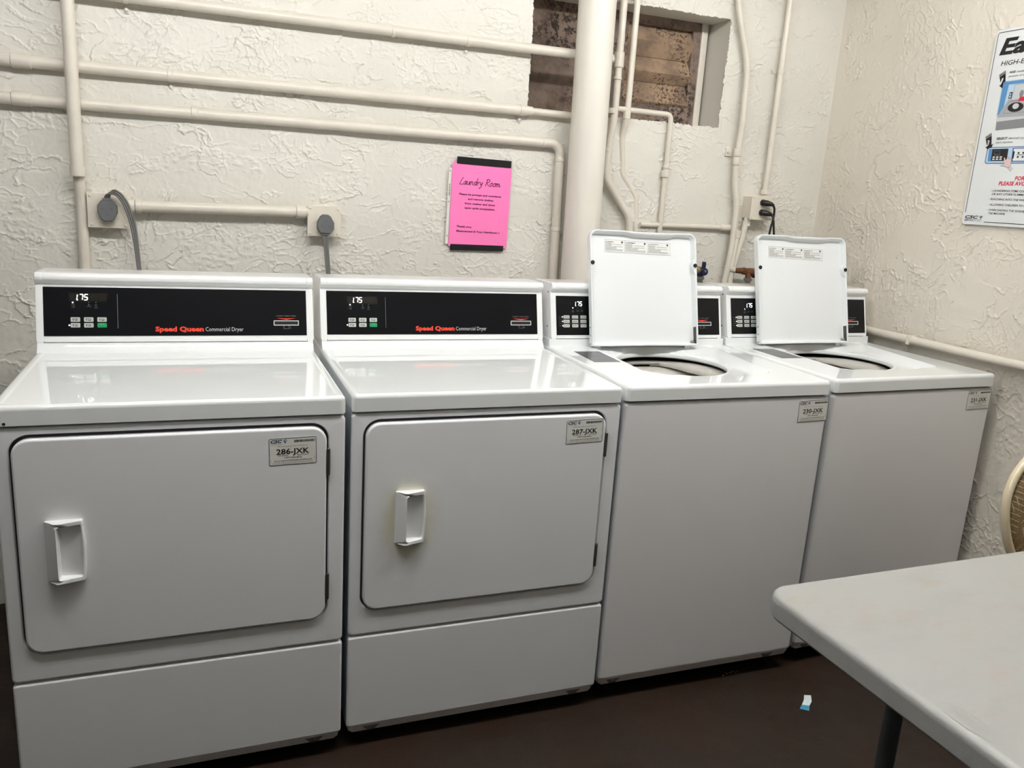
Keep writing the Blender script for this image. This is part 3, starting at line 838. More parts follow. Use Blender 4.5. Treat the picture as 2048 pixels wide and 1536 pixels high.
    # lid standing open and leaning back on the console
    lx, ang, LW, LH = lidspec
    ux = Vector((1, 0, 0)); vv = Vector((0, math.sin(ang), math.cos(ang)))
    F = frame((lx, .4960, .9180), ux, vv)
    ou = []
    for x, y in rr(0, 0, LW, LH, (.010, .010, .026, .026), 6): ou.append((x, y))
    # slight dip of the finger grip along the top edge
    top = [(x, y) for x, y in ou]
    full = []
    for i in range(len(top)):
        a, c = top[i], top[(i+1) % len(top)]; full.append(a)
        if abs(a[1]-LH) < 1e-6 and abs(c[1]-LH) < 1e-6 and abs(a[0]-c[0]) > .1:
            for k in range(1, 20): full.append((a[0]+(c[0]-a[0])*k/20, LH))
    dip = lambda x: max(0, min(1, (x/LW-.34)/.05, (.80-x/LW)/.05))
    ou = [(x, y-(.0022*dip(x) if y > LH-1e-6 else 0)) for x, y in full]
    inn = inset(ou, .0075); inn = [(x, y-(.004*dip(x) if y > LH-.02 else 0)) for x, y in inn]
    lf = lambda pl, d: [(x, y, d) for x, y in pl]
    b = B(m_lid, mtx=F)
    b.loft([lf(inset(ou, .006), -.0125), lf(inset(ou, .0015), -.011), lf(ou, -.007), lf(ou, .0085), lf(inset(ou, .0012), .0110), lf(inset(ou, .0035), .0115),
            lf(inset(ou, .0055), .0105), lf(inn, .0070), lf(inset(inn, .004), -.0065), lf(inset(inn, .0075), -.0075)], True, True, True)
    ld = b.build('lid', t, smooth=50)
    for x in (.0065, LW-.0065):
        b = B(m_lid, mtx=F); yb = .2640; s = 1 if x < .1 else -1
        b.loft([[(x-s*.004, yb-.030, d), (x+s*.004, yb-.024, d), (x+s*.0085, yb-.008, d), (x+s*.0090, yb+.008, d), (x+s*.004, yb+.020, d), (x-s*.004, yb+.026, d)] for d in (-.007, .0108)], True, True, True)
        b.mat(m_foot); b.lathe([(.0064, .0100), (.0064, .0140), (.0052, .0155)], (x+s*.001, yb, 0), n=18)
        b.build('bumper', ld, smooth=45)
    b = B(m_hinge, mtx=F); b.box(LW-.0105, .006, -.006, LW-.0075, .062, .009); b.mat(m_metal)
    b.lathe([(.006, -.006), (.006, .004), (.004, .006)], (LW-.016, .012, 0), n=12); b.build('hinge_bracket', ld)
    for yy in (.008, .034, .060):
        b = B(m_dark, mtx=F); b.lathe([(.002, -.0006), (.002, .0005)], (0, yy, 0), 'X', 8); b.build('hinge_screw', ld)
    for x in (lx+.03, lx+LW-.03):
        b = B(m_lid); b.box(x-.010, .506, .886, x+.010, .514, .920, .001); b.build('lid_hinge', t)
    # three-language warning label inside the lid
    g = B(simple('warning_stock', srgb(232, 233, 230), .4), mtx=F @ Matrix.Translation((.060, .302, -.0074)) @ Matrix.Rotation(rad(-1.2), 4, 'Z'))
    M2 = g.mtx; g.box(0, 0, 0, .240, .040, .0004); wl = g.build('warning_label', ld, smooth=0)
    g = G(m_mprint, mtx=M2)
    g.ring([(.0004, .0004), (.2396, .0004), (.2396, .0396), (.0004, .0396)], .0007, .0007)
    rs = random.Random(11)
    for i, wd in enumerate(('WARNING', 'AVERTISSEMENT', 'ADVERTENCIA')):
        x = (.002, .073, .157)[i]; cw = (.066, .078, .078)[i]
        if i: g.mat(m_mprint).rect(x-.0015, .001, x-.0010, .039, .0007)
        g.mat(m_kprint).text('\u26a0' if False else wd, x+.006, .0315, .024+.008*(i > 0), .0030, .02, 0, .0007)
        g.shape([(x+.001, .0312), (x+.0048, .0312), (x+.0029, .0345)], .0007)
        g.mat(m_mprint).disc(x+cw-.006, .0330, .0036, .0007)
        y = .0275
        for r in range(8):
            k = x+.001; end = x+cw*(.35 if r < 4 else .95 if r > 5 else .6)
            while k < end:
                q = rs.uniform(.0015, .005); g.rect(k, y, min(k+q, end), y+.0013, .0007); k += q+.0008
            if r in (1, 3): g.rect(x+cw*.40, y, x+cw*.92, y+.0010, .0007)
            y -= .0032
    g.build('lettering', wl)
    console(t, w, .0125, True)
    service_label(t, tilt[0], tilt[1], number, tilt[2])
    return t

dryer((0, -.0058, 0), -.0047, 'white clothes dryer at the left end of the row, sticker 286-JXK, clean door pull', '286-JXK', False, (.5165, .7630, rad(-1.0)))
dryer((.6972, .0003, 0), -.0091, 'white clothes dryer with yellow stain round its door pull, sticker 287-JXK', '287-JXK', True, (.5300, .7715, rad(-1.5)))
washer((1.3934, .0008, 0), -.0140, 'white top-loading washer with open lid beside the stained dryer, sticker 230-JXK', '230-JXK', (.1340, rad(14.0), .3900, .3690), (.5512, .7950, rad(-1.6)))
washer((2.0735, .0047, 0), .0180, 'white top-loading washer with open lid at the right end by the wall, sticker 231-JXK', '231-JXK', (.1190, rad(14.0), .3950, .3790), (.5455, .7985, rad(-.9)))

# ------------------------------------------------------------------ pipes on the back wall
def pipe(label, runs, extras=(), cat='pipe', name='wall_pipe', mat=None, sd=14):
    t = thing(name, label, cat, runs[0][0][0])
    base = Vector(runs[0][0][0]); mat = mat or m_pipe
    sub = lambda p: tuple(Vector(p)-base)
    for pts, r, bend in runs:
        b = B(mat); b.tube([sub(p) for p in pts], r, sd, bend); b.build('pipe_run', t, smooth=60)
    for kind, p, ax, r, ln in extras:
        b = B(mat); p = sub(p)
        if kind == 'coupling':
            h = ln/2; b.lathe([(r*.9, -h), (r, -h+.002), (r, h-.002), (r*.9, h)], p, ax, 16)
            b.build('coupling', t, smooth=60)
        elif kind == 'strap':
            # band round the pipe with an ear screwed to the wall
            d = WY-base.y-p[1]; h = ln/2
            b.lathe([(r-.002, -h), (r, -h+.001), (r, h-.001), (r-.002, h)], p, ax, 20)
            if ax == 'X':
                b.box(p[0]-h, p[1]+d-.0035, p[2]-r-.022, p[0]+h, p[1]+d+.001, p[2]-r+.008, .0008)
                b.lathe([(.0055, d-.003), (.0055, d-.009), (.003, d-.011)], (p[0], p[1], p[2]-r-.012), 'Y', 10)
            else:
                b.box(p[0]-r-.020, p[1]+d-.0035, p[2]-h, p[0]-r+.008, p[1]+d+.001, p[2]+h, .0008)
                b.lathe([(.0055, d-.003), (.0055, d-.009), (.003, d-.011)], (p[0]-r-.011, p[1], p[2]), 'Y', 10)
            b.build('strap', t, smooth=40)
    return t
TOP = CZ
pipe('thick vertical pipe at the far left crossing in front of two horizontal pipes',
     [([(.0700, .945, TOP), (.0715, .945, 1.350)], .0180, 0), ([(.0715, .957, 1.36), (.073, .980, 1.27), (.072, .984, .95), (.072, .984, .05)], .0155, .02)],
     [('coupling', (.0715, .948, 1.356), 'Z', .0205, .030)])
pipe('upper of the two long horizontal pipes crossing the left wall, strapped twice',
     [([(LX, .980, 1.640), (1.462, .980, 1.651)], .0172, 0), ([(1.455, .980, 1.651), (1.64, .980, 1.650)], .0120, 0)],
     [('coupling', (-.055, .980, 1.644), 'X', .0200, .05), ('strap', (.326, .980, 1.646), 'X', .0186, .016), ('strap', (1.440, .980, 1.651), 'X', .0186, .014), ('coupling', (1.466, .980, 1.651), 'X', .0155, .03)])
pipe('lower long horizontal pipe that bends down beside the big column pipe',
     [([(LX, .980, 1.538), (1.597, .980, 1.552), (1.606, .980, 1.05), (1.606, .980, .04)], .0165, .045)],
     [('coupling', (-.060, .980, 1.544), 'X', .0195, .05), ('coupling', (.390, .980, 1.547), 'X', .0185, .02), ('coupling', (1.530, .980, 1.5515), 'X', .0178, .012), ('coupling', (1.598, .980, 1.495), 'Z', .0178, .012), ('coupling', (1.602, .980, 1.255), 'Z', .0185, .015)])
pipe('topmost horizontal pipe, running behind the column pipe to a tee',
     [([(LX, .970, 1.838), (1.768, .970, 1.852)], .0162, 0)],
     [('strap', (.215, .970, 1.843), 'X', .0176, .014), ('coupling', (.985, .970, 1.8465), 'X', .0175, .012), ('strap', (1.235, .970, 1.848), 'X', .0176, .014)])
t = thing('column_pipe', 'large round cream column pipe from floor to ceiling, behind the first washer', 'pipe', (1.678, .906, 0))
b = B(m_column); b.tube([(-.004, 0, 0), (-.004, 0, .9), (-.022, 0, TOP)], .0640, 40); b.build('pipe_run', t, smooth=60)
b = B(m_column); b.lathe([(.072, 0), (.072, .04), (.067, .045)], (-.004, 0, 0), n=40); b.build('base_collar', t)
pipe('water pipe just right of the column, with a tee and a slanted lower bend',
     [([(1.793, .970, TOP), (1.795, .970, 1.667), (1.783, .974, 1.55), (1.780, .976, 1.450), (1.903, .978, 1.305), (1.903, .978, 1.02)], .0132, .03)],
     [('coupling', (1.794, .970, 1.852), 'Z', .0180, .052), ('coupling', (1.794, .970, 1.790), 'Z', .0158, .01), ('strap', (1.781, .975, 1.545), 'Z', .0150, .016), ('coupling', (1.785, .974, 1.68), 'Z', .0160, .02)])
pipe('thinner water pipe second to the right of the column, sinking into the plaster',
     [([(1.850, .975, TOP), (1.849, .975, 1.66), (1.850, 1.002, 1.60), (1.866, 1.0065, 1.465), (1.935, 1.0065, 1.385), (1.955, 1.0065, 1.05)], .0112, .02)],
     [('coupling', (1.849, .978, 1.672), 'Z', .0138, .03)])
pipe('small pipe crossing under the vent and turning down at its middle',
     [([(1.797, .974, 1.690), (2.038, .985, 1.690), (2.040, .987, 1.28), (2.040, .987, 1.02)], .0095, .022)],
     [('coupling', (2.038, .986, 1.478), 'Z', .0150, .026), ('coupling', (2.039, .986, 1.503), 'Z', .0118, .012)])
pipe('short horizontal pipe behind the lids, left of the black-plug outlet box',
     [([(1.955, .990, 1.287), (2.372, .986, 1.292)], .0092, .0)],
     [('coupling', (2.335, .986, 1.2915), 'X', .0125, .05)])
pipe('bent conduit right of the vent, running down left of the black-plug outlet box',
     [([(2.262, .975, TOP), (2.262, .975, 2.12), (2.288, .973, 2.03), (2.338, .970, 1.895), (2.346, .970, 1.66), (2.340, .972, 1.55), (2.345, .972, 1.46), (2.366, .970, 1.38), (2.362, .965, 1.20), (2.345, .965, 1.05), (2.345, .965, .05)], .0118, .05)],
     [('strap', (2.3405, .972, 1.578), 'Z', .0150, .030), ('coupling', (2.341, .972, 1.545), 'Z', .0140, .030)])
pipe('straight vertical conduit dropping to the box with two black plugs',
     [([(2.497, .972, TOP), (2.493, .972, 1.428)], .0115, 0)],
     [('strap', (2.495, .972, 1.890), 'Z', .0130, .018), ('coupling', (2.493, .972, 1.437), 'Z', .0150, .018)])
pipe('short conduit leaving the bottom of the box with two black plugs',
     [([(2.425, .972, 1.335), (2.402, .968, 1.22), (2.372, .966, 1.10), (2.372, .966, .05)], .0118, .05)],
     [('coupling', (2.424, .972, 1.312), 'Z', .0150, .022)])
pipe('supply pipe with an elbow feeding the rusty valve',
     [([(2.372, .980, 1.292), (2.385, .972, 1.27), (2.366, .962, 1.135), (2.385, .958, 1.128)], .0128, .018)],
     [('coupling', (2.384, .972, 1.268), 'Z', .0160, .03)])
pipe('horizontal conduit joining the two grey-plug outlet boxes',
     [([(.196, .972, 1.264), (.722, .972, 1.272)], .0172, 0)],
     [('coupling', (.226, .972, 1.2645), 'X', .0215, .018), ('coupling', (.204, .972, 1.264), 'X', .0195, .026), ('coupling', (.700, .972, 1.2717), 'X', .0212, .030)])
# low pipe on the right wall
t = thing('wall_pipe', 'horizontal pipe low on the right wall beside the end washer', 'pipe', (2.763, 1.0, .948))
b = B(m_pipe); b.tube([(0, 0, .002), (0, -4.2, -.004)], .0148, 16); b.build('pipe_run', t, smooth=60)
for y in (-.6, -1.9, -3.2):
    b = B(m_pipe); b.box(-.0165, y-.008, -.0165, .023, y+.008, .0175, .004); b.build('strap', t)

# ------------------------------------------------------------------ outlet boxes, plugs and cords
def outlet(label, x0, z0, w, h, d, ndisc):
    t = thing('outlet_box', label, 'outlet box', (x0, WY, z0), group=None)
    b = B(m_boxp); b.box(.004, -d+.003, .004, w-.004, .003, h-.004, .003); b.build('box_body', t)
    b = B(m_boxp); b.box(0, -d-.001, 0, w, -d+.003, h, .0018); cp = b.build('cover_plate', t)
    for x in (.009, w-.009):
        for z in (.009, h-.009):
            b = B(m_boxp); b.lathe([(.0042, -d-.0005), (.0042, -d-.0022), (.0025, -d-.0035)], (x, 0, z), 'Y', 12); b.build('cover_screw', cp)
    for (x, z, r) in ndisc:
        b = B(m_boxp); b.lathe([(r, -d), (r, -d-.004), (r*.92, -d-.006)], (x, 0, z), 'Y', 28); b.build('receptacle', t)
    return t
outlet('painted outlet box with a grey plug whose cord arches over, above the left dryer', .089, 1.197, .110, .101, .040, [(.056, .052, .027)])
outlet('painted outlet box with a grey plug hanging straight down, left of the pink notice', .7195, 1.197, .106, .098, .040, [(.054, .042, .027)])
outlet('painted outlet box with two black plugs, right of the vent', 2.411, 1.329, .110, .093, .060, [(.055, .065, .013), (.055, .027, .013)])

def octo(s, sz=1.12):
    return [(s*a, s*c*sz) for a, c in ((-.62, -.88), (-.30, -1.08), (.30, -1.08), (.62, -.88), (1, -.25), (1, .42), (.62, .92), (-.62, .92), (-1, .42), (-1, -.25))]
def grey_plug(label, x, z, flip, path):
    t = thing('power_cord', label, 'power cord', (x, WY-.046, z)); s = -1 if flip else 1
    o = [(a, c*s) for a, c in octo(.0265)]
    if flip: o = o[::-1]
    b = B(m_plug)
    b.loft([[(a, 0, c) for a, c in o], [(a, -.018, c) for a, c in o], [(a*.93, -.0215, c*.93) for a, c in o]], True, True, True)
    for a, c in ((-.012, .004), (.012, .004), (0, -.013)):
        b.mat(m_kcord); b.lathe([(.0012, -.0210), (.0012, -.0220)], (a, 0, c*s), 'Y', 8)
    b.mat(m_plug); b.box(-.013, -.017, s*.022 if s > 0 else -.034, .013, -.003, .034 if s > 0 else -.022, .002)
    b.build('plug', t, smooth=30)
    for k in (-1, 0, 1):
        b = B(m_cord); b.tube([(px+k*wx, py, pz+k*wz) for px, py, pz, wx, wz in path], .0031, 10, .02); b.build('cord_strand', t, smooth=60)
    return t
def arc_path():
    # leaves the plug upward, arches right and drops behind the console
    ctl = [(0, -.010, .028, .0058, 0), (.001, -.014, .040, .0055, .001), (.007, -.020, .050, .0045, .0035), (.020, -.026, .054, .002, .0055), (.034, -.031, .047, .0045, .0040),
           (.049, -.034, .026, .0055, .0022), (.061, -.036, -.008, .0057, .0015), (.069, -.038, -.045, .0056, .0010), (.074, -.042, -.090, .0042, .0005), (.079, -.050, -.150, .0034, 0), (.082, -.060, -.200, .0034, 0), (.084, -.075, -.300, .0034, 0)]
    return ctl
grey_plug('grey octagonal plug with flat cord arching right, in the left outlet box', .1445, 1.250, False, arc_path())
grey_plug('grey octagonal plug with flat cord hanging straight down, in the middle outlet box', .7745, 1.236, True,
          [(0, -.010, -.028, .0052, 0), (.001, -.012, -.050, .0050, 0), (.006, -.020, -.12, .0050, 0), (.010, -.035, -.19, .0045, 0), (.012, -.060, -.30, .0045, 0)])
def black_plug(label, z, dx, path):
    t = thing('power_cord', label, 'power cord', (2.462, WY-.067, z))
    b = B(m_kcord); ax = Vector((1, -.30, -.28)).normalized()
    P0 = Vector((0, .004, 0)); P0 = Vector((0, .0045, .004)); b.lathe([(.0125, 0), (.0125, -.006), (.0110, -.009)], (0, .0045, .002), 'Y', 16)
    b.tube([(0, -.002, .002), (.006, -.013, .001), (.024, -.020, -.002), (.034, -.021, -.006)], [.0112, .0120, .0085, .0048], 12)
    b.build('plug', t, smooth=60)
    b = B(m_kcord); b.tube([(.030, -.021, -.005)]+path, .0042, 10, .02); b.build('cord', t, smooth=60)
black_plug('black plug in the upper socket of the box right of the vent', 1.394, 0, [(.040, -.020, -.015), (.044, -.018, -.035), (.043, -.018, -.060), (.037, -.018, -.085), (.034, -.017, -.12), (.034, -.01, -.30)])
black_plug('black plug in the lower socket of the box right of the vent', 1.356, 0, [(.034, -.026, -.014), (.037, -.030, -.030), (.040, -.030, -.050), (.047, -.030, -.08), (.050, -.028, -.12), (.050, -.02, -.26)])

# ------------------------------------------------------------------ water valves
def valve(label, x, y, z, rusty, nx=-.010):
    t = thing('water_valve', label, 'valve', (x, y, z))
    bm_ = m_rust if rusty else m_brass
    b = B(bm_)
    b.tube([(-.075, .012, .004), (-.045, .008, .004), (-.043, .006, .004), (-.02, .002, 0)], [.0100, .0125, .0145, .0135], 14)
    b.tube([(-.022, .002, .002), (.0, 0, 0), (.014, 0, 0)], [.0145, .016, .0135], 14)
    b.tube([(nx, 0, 0), (nx, -.002, -.026)], .011, 14); b.build('valve_body', t, smooth=50)
    b = B(m_metal); b.lathe([(.0105, -.022), (.0165, -.024), (.0165, -.034), (.0120, -.036), (.0120, -.046), (.0090, -.052)], (nx, -.002, 0), n=8); b.build('hose_nut', t)
    b = B(simple('steel_hose', srgb(150, 150, 148), .4, .6, bumpy=.002, bscale=400)); b.tube([(nx, -.002, -.045), (nx, -.004, -.12), (nx, -.010, -.30)], .0075, 10); b.build('hose', t, smooth=60)
    b = B(m_blue); b.lathe([(.0135, -.022), (.0150, -.019), (.0150, .0), (.0135, .004)], (.020, 0, -.004), 'Y', 18)
    b.box(.012, -.016, .004, .026, -.004, .034, .003); b.box(-.004, -.014, -.022, .024, .004, .010, .004)
    hd = b.build('lever', t, smooth=45)
    b = B(m_metal); b.lathe([(.0050, -.0215), (.0050, -.0250), (.003, -.0265)], (.020, 0, -.002), 'Y', 10); b.build('lever_screw', t)
valve('blue-lever water valve on a rusty fitting, left of the end washer lid', 2.456, .935, 1.124, True, -.022)
valve('blue-lever water valve peeping out right of the first washer lid', 2.196, .935, 1.126, False, .013)
pipe('short supply pipe behind the first washer lid, feeding its blue valve',
     [([(2.040, .985, 1.10), (2.090, .965, 1.128), (2.136, .950, 1.128)], .0115, .02)], [])

# ------------------------------------------------------------------ old vent in the wall opening
t = thing('louvred_vent', 'grimy brown louvred vent set in the chipped wall opening', 'vent', (VX0, VY, VZ0))
W_, H_ = VX1-VX0, VZ1-VZ0
b = B(m_vent); b.box(-.02, .022, -.02, W_+.02, .030, H_+.02); b.build('backing', t)
b = B(m_vent)
b.box(-.01, -.006, -.01, .372, .024, H_+.01, .002)          # flat patched panel left
for x0, x1, y0 in ((.372, .440, -.014), (.722, .757, -.012)): b.box(x0, y0, -.01, x1, .024, H_+.01, .003)
b.box(.43, -.010, H_-.030, .73, .024, H_+.01, .003); b.box(.43, -.010, -.01, .73, .024, .075, .003)
b.build('vent_frame', t, smooth=30)
b = B(m_pipe); b.box(.757, -.018, -.008, .785, .024, H_+.008, .004); b.build('painted_jamb', t)
for z0, z1, zb in ((.300, .358, .246), (.190, .245, .156), (.084, .155, .060)):
    b = B(m_slat)
    b.loft([[(x, -.022, z0), (x, .012, z1), (x, .020, z1), (x, .016, zb), (x, .010, zb), (x, -.019, z0-.004)] for x in (.436, .726)], True, True, True)
    b.build('louvre_slat', t, smooth=0)

# ------------------------------------------------------------------ pink notice
t = thing('paper_notice', 'bright pink laundry room notice taped to the wall with black tape', 'notice', (1.2025, WY-.0090, 1.1805))
Mn = frame((0, 0, 0), (1, 0, -.012), (.012, 0, 1))
def curved(b, x0, x1, z0, z1, y0, th, n=14, amp=.003):
    rings = []
    for k in range(n+1):
        x = x0+(x1-x0)*k/n; y = y0-amp*math.sin(PI*k/n)
        rings.append([(x, z0, -y), (x, z1, -y), (x, z1, -y-th), (x, z0, -y-th)])
    b.loft(rings, True, True, True)
b = B(m_pink, mtx=Mn); curved(b, 0, .2165, 0, .2820, .0, .0006, amp=.0); sh = b.build('paper_sheet', t, smooth=30)
b = B(m_sleeve, mtx=Mn); b.box(-.0120, .006, -.0005, -.0015, .262, .0008, .0003); b.build('sleeve_strip', t)
for (q) in ([(.0165, .302), (.2135, .3020), (.2125, .2780), (.0155, .2780)], [(.0075, .0065), (.2045, .0090), (.2035, -.0110), (.0070, -.0150)]):
    b = B(m_tape, mtx=Mn); b.loft([[(x, z, -.0035) for x, z in q], [(x, z, .0014) for x, z in q]], True, True, True); b.build('tape_strip', t, smooth=0)
SK = {'L': (1.15, [[(.75, 2), (.35, 1.2), (.15, .12), (.55, 0), (1.1, .15)]]),
 'a': (1.05, [[(.85, .9), (.5, 1), (.15, .6), (.15, .15), (.42, 0), (.72, .35), (.85, .95), (.8, .2), (1.0, .05)]]),
 'u': (1.05, [[(.1, 1), (.1, .25), (.35, 0), (.65, .25), (.82, 1), (.8, .2), (1.0, .05)]]),
 'n': (1.0, [[(.1, 1), (.08, 0)], [(.1, .55), (.42, 1), (.68, .85), (.68, .15), (.92, .02)]]),
 'd': (1.1, [[(.8, .85), (.45, 1), (.12, .55), (.2, .05), (.5, .05), (.8, .5), (.95, 2)], [(.86, 1), (.8, .15), (1.02, .05)]]),
 'r': (.78, [[(.1, 1), (.08, 0)], [(.1, .55), (.38, .95), (.70, .92)]]),
 'y': (1.0, [[(.1, 1), (.18, .3), (.48, .2), (.8, 1)], [(.8, 1), (.62, -.3), (.25, -.8), (-.05, -.6)]]),
 ' ': (.75, []),
 'R': (1.3, [[(.35, 2), (.12, 0)], [(.1, 1.75), (.6, 2), (1.1, 1.75), (.95, 1.2), (.28, 1.0), (.7, .5), (1.2, 0)]]),
 'o': (.98, [[(.5, 1), (.15, .7), (.12, .2), (.4, 0), (.78, .25), (.82, .75), (.5, 1), (.9, .95)]]),
 'm': (1.45, [[(.1, 1), (.08, 0)], [(.1, .55), (.36, 1), (.55, .85), (.52, 0)], [(.54, .55), (.84, 1), (1.02, .85), (1.0, .2), (1.2, .02), (1.38, .45)]])}
g = G(simple('notice_ink', srgb(110, 16, 84), .5), mtx=Mn)
tw = sum(SK[c][0] for c in 'Laundry Room'); u = .150/tw; x = .027; zb = .2105
for c in 'Laundry Room':
    wd, st = SK[c]
    for s_ in st: g.line([(x+(a+.22*q)*u, zb+q*u) for a, q in s_], .0021, .0010)
    x += wd*u
kk = dict(cap=.0058, bold=.035, w=.0010)
g.text('Please be prompt and courteous', .0290, .1755, .1545, **kk)
g.text('and remove clothes', .0615, .1605, .094, **kk)
g.text('from washer and dryer', .0510, .1450, .113, **kk)
g.text('upon cycle completion.', .0510, .1300, .113, **kk)
g.text('Thank you,', .0255, .0655, .056, **kk)
g.text('Management & Your Neighbors', .0262, .0500, .150, **kk)
hx, hz = .1830, .0525
g.line([(hx, hz-.003), (hx-.003, hz+.001), (hx-.0022, hz+.003), (hx, hz+.0015), (hx+.0022, hz+.003), (hx+.003, hz+.001), (hx, hz-.003)], .0006, .0010)
g.build('lettering', sh)
g = G(m_gprint, mtx=Mn)
for z in (.252, .150, .034): g.disc(-.007, z, .0022, .0012)
g.mat(m_kprint).text('SHEET PROTECTOR', -.0045, .170, .040, .0035, .03, 0, .0012, rot=PI/2)
g.build('sleeve_holes', t)

# ------------------------------------------------------------------ instruction sign on the right wall
t = thing('instruction_sign', 'white washer instruction sign with black border and blue pictures on the right wall', 'sign', (WX-.0075, .2905, 1.3655))
Ms = frame((0, 0, 0), (0, -1, 0), (0, 0, 1))
b = B(m_sign, mtx=Ms); o = rr(0, 0, .457, .604, .012, 5)
b.loft([[(x, y, 0) for x, y in o], [(x, y, .0022) for x, y in o], [(x, y, .003) for x, y in inset(o, .0008)]], True, True, True); bd = b.build('sign_board', t)
g = G(m_kprint, mtx=Ms @ Matrix.Translation((0, -1.365, .0026)))
Z = 1.365
w1 = .0010
# border
bl = [(.0845, 1.3755), (.448, 1.3755), (.448, 1.9605), (.0125, 1.9605), (.0085, 1.9565), (.0085, 1.4040)]
g.line(bl, .0019, w1)
g.text('Easy Steps', .0245, 1.8935, .400, .0450, .035, .22, w1)
g.text('HIGH-EFFICIENCY WASHERS', .0380, 1.8590, .310, .0135, .008, .15, w1)
g.text('ADD', .0725, 1.8335, .0225, .0058, .03, .15, w1)
g.text("manufacturer's recommended", .0985, 1.8335, .098, .0058, 0, .15, w1)
g.text('amount of detergent', .0722, 1.8215, .092, .0058, 0, .15, w1)
# picture 1: blue frame and a washer
P1 = [(.0585, 1.6900), (.2400, 1.6900), (.2400, 1.8120), (.0585, 1.8120)]
g.mat(m_spale).shape([(.0560, 1.7050), (.2420, 1.7050), (.2420, 1.8150), (.0560, 1.8110)], w1)
g.mat(m_sblue).shape([(.0590, 1.7080), (.2390, 1.7080), (.2390, 1.8120), (.0590, 1.8085)], w1+.0001)
g.mat(m_spale).shape([(.0750, 1.7080), (.2390, 1.7080), (.2390, 1.7990), (.0800, 1.7990)], w1+.0002)
g.mat(m_sgrey3).shape([(.0630, 1.6620), (.1990, 1.6690), (.1990, 1.7010), (.0595, 1.7010)], w1+.0003)
g.mat(m_sgrey2).shape([(.0600, 1.6880), (.1990, 1.6960), (.1990, 1.7000), (.0590, 1.7010)], w1+.00035)
g.mat(m_sgrey).shape([(.0590, 1.7010), (.1990, 1.7000), (.1900, 1.7560), (.0880, 1.7540)], w1+.0004)
g.mat(m_kprint).shape([(.0870, 1.7560), (.0980, 1.7560), (.0985, 1.7760), (.0880, 1.7750)], w1+.0005)
g.mat(m_wprint).rect(.0895, 1.7590, .0945, 1.7650, w1+.0006); g.rect(.0895, 1.7670, .0945, 1.7720, w1+.0006)
g.mat(m_sgrey2).shape([(.0995, 1.7500), (.1600, 1.7540), (.1560, 1.7990), (.1020, 1.7960)], w1+.0005)
g.mat(m_mprint).line([(.0995, 1.7500), (.1600, 1.7540), (.1560, 1.7990), (.1020, 1.7960), (.0995, 1.7500)], .0009, w1+.0006)
g.mat(m_mprint).line([(.0800, 1.7120), (.1550, 1.7130), (.1480, 1.7480), (.0920, 1.7470), (.0800, 1.7120)], .0008, w1+.0006)
el = lambda cx, cy, a, c, n=20: [(cx+a*math.cos(2*PI*k/n), cy+c*math.sin(2*PI*k/n)) for k in range(n)]
g.mat(m_kprint).shape(el(.1180, 1.7290, .0270, .0145), w1+.0006)
g.mat(m_sgrey2).shape(el(.1180, 1.7320, .0110, .0085), w1+.0007)
g.mat(m_sgrey3).shape(el(.1300, 1.7680, .0070, .0110), w1+.0007)
g.mat(m_sred).shape([(.1230, 1.7460), (.1500, 1.7460), (.1500, 1.7600), (.1260, 1.7580)], w1+.0008)
# numbered arrows
def arrow(x, y, n):
    g.mat(m_kprint).shape([(x, y), (x+.0205, y+.011), (x+.0275, y-.026), (x+.0330, y-.0225), (x+.0260, y-.0470), (x+.0065, y-.0330), (x+.0125, y-.0320)], w1)
    for k in (0, 1): g.mat(m_sign).line([(x-.001, y-.003-.0050*k), (x+.0215, y+.0082-.0050*k)], .0012, w1+.0002)
    g.mat(m_sign).text(n, x+.0090, y-.0285, .0090, .0160, .03, .2, w1+.0002)
arrow(.0385, 1.8325, '1'); arrow(.0310, 1.6440, '3')
g.mat(m_kprint)
g.text('SELECT', .0718, 1.6330, .0395, .0066, .03, .15, w1); g.text('desired cycle and', .1150, 1.6330, .083, .0066, 0, .15, w1)
g.text('start machine', .0722, 1.6215, .0590, .0066, 0, .15, w1)
# picture 3: control panel and a pressing hand
g.mat(m_sblue2).shape(rr(.0455, 1.5590, .3000, 1.6105, .009, 5), w1); g.mat(m_spale).shape(rr(.0480, 1.5612, .2975, 1.6083, .008, 5), w1+.0001)
g.mat(m_sblue).shape([(.0560, 1.5660), (.0680, 1.5660), (.0660, 1.6045), (.0530, 1.6045)], w1+.0002)
g.mat(m_kprint).shape([(.0670, 1.5672), (.1235, 1.5672), (.1220, 1.6045), (.0655, 1.6045)], w1+.0003)
g.mat(m_gprint).ring([(.0740, 1.5880), (.0940, 1.5880), (.0940, 1.5990), (.0740, 1.5990)], .0010, w1+.0004)
g.mat(m_wprint)
for r in (0, 1):
    for c in range(3): g.shape(rr(.0715+c*.0125, 1.5705+r*.0065, .0800+c*.0125, 1.5750+r*.0065, .001, 2), w1+.0004)
for c in range(4): g.disc(.078+c*.0055, 1.5850, .0008, w1+.0004, 8)
g.mat(m_sblue2).shape([(.1400, 1.5640), (.2900, 1.5640), (.2900, 1.6060), (.1360, 1.6060)], w1+.0002)
g.mat(m_sign).shape([(.1440, 1.5670), (.2870, 1.5670), (.2870, 1.6035), (.1405, 1.6035)], w1+.0003)
g.mat(m_kprint).rect(.1400, 1.5740, .1455, 1.5960, w1+.0004)
for q in range(4):
    for p in (0, 1): g.rect(.1560+q*.016, 1.5760+p*.0120, .1625+q*.016, 1.5810+p*.0120, w1+.0004)
g.rect(.1540, 1.5838, .2200, 1.5856, w1+.0004)
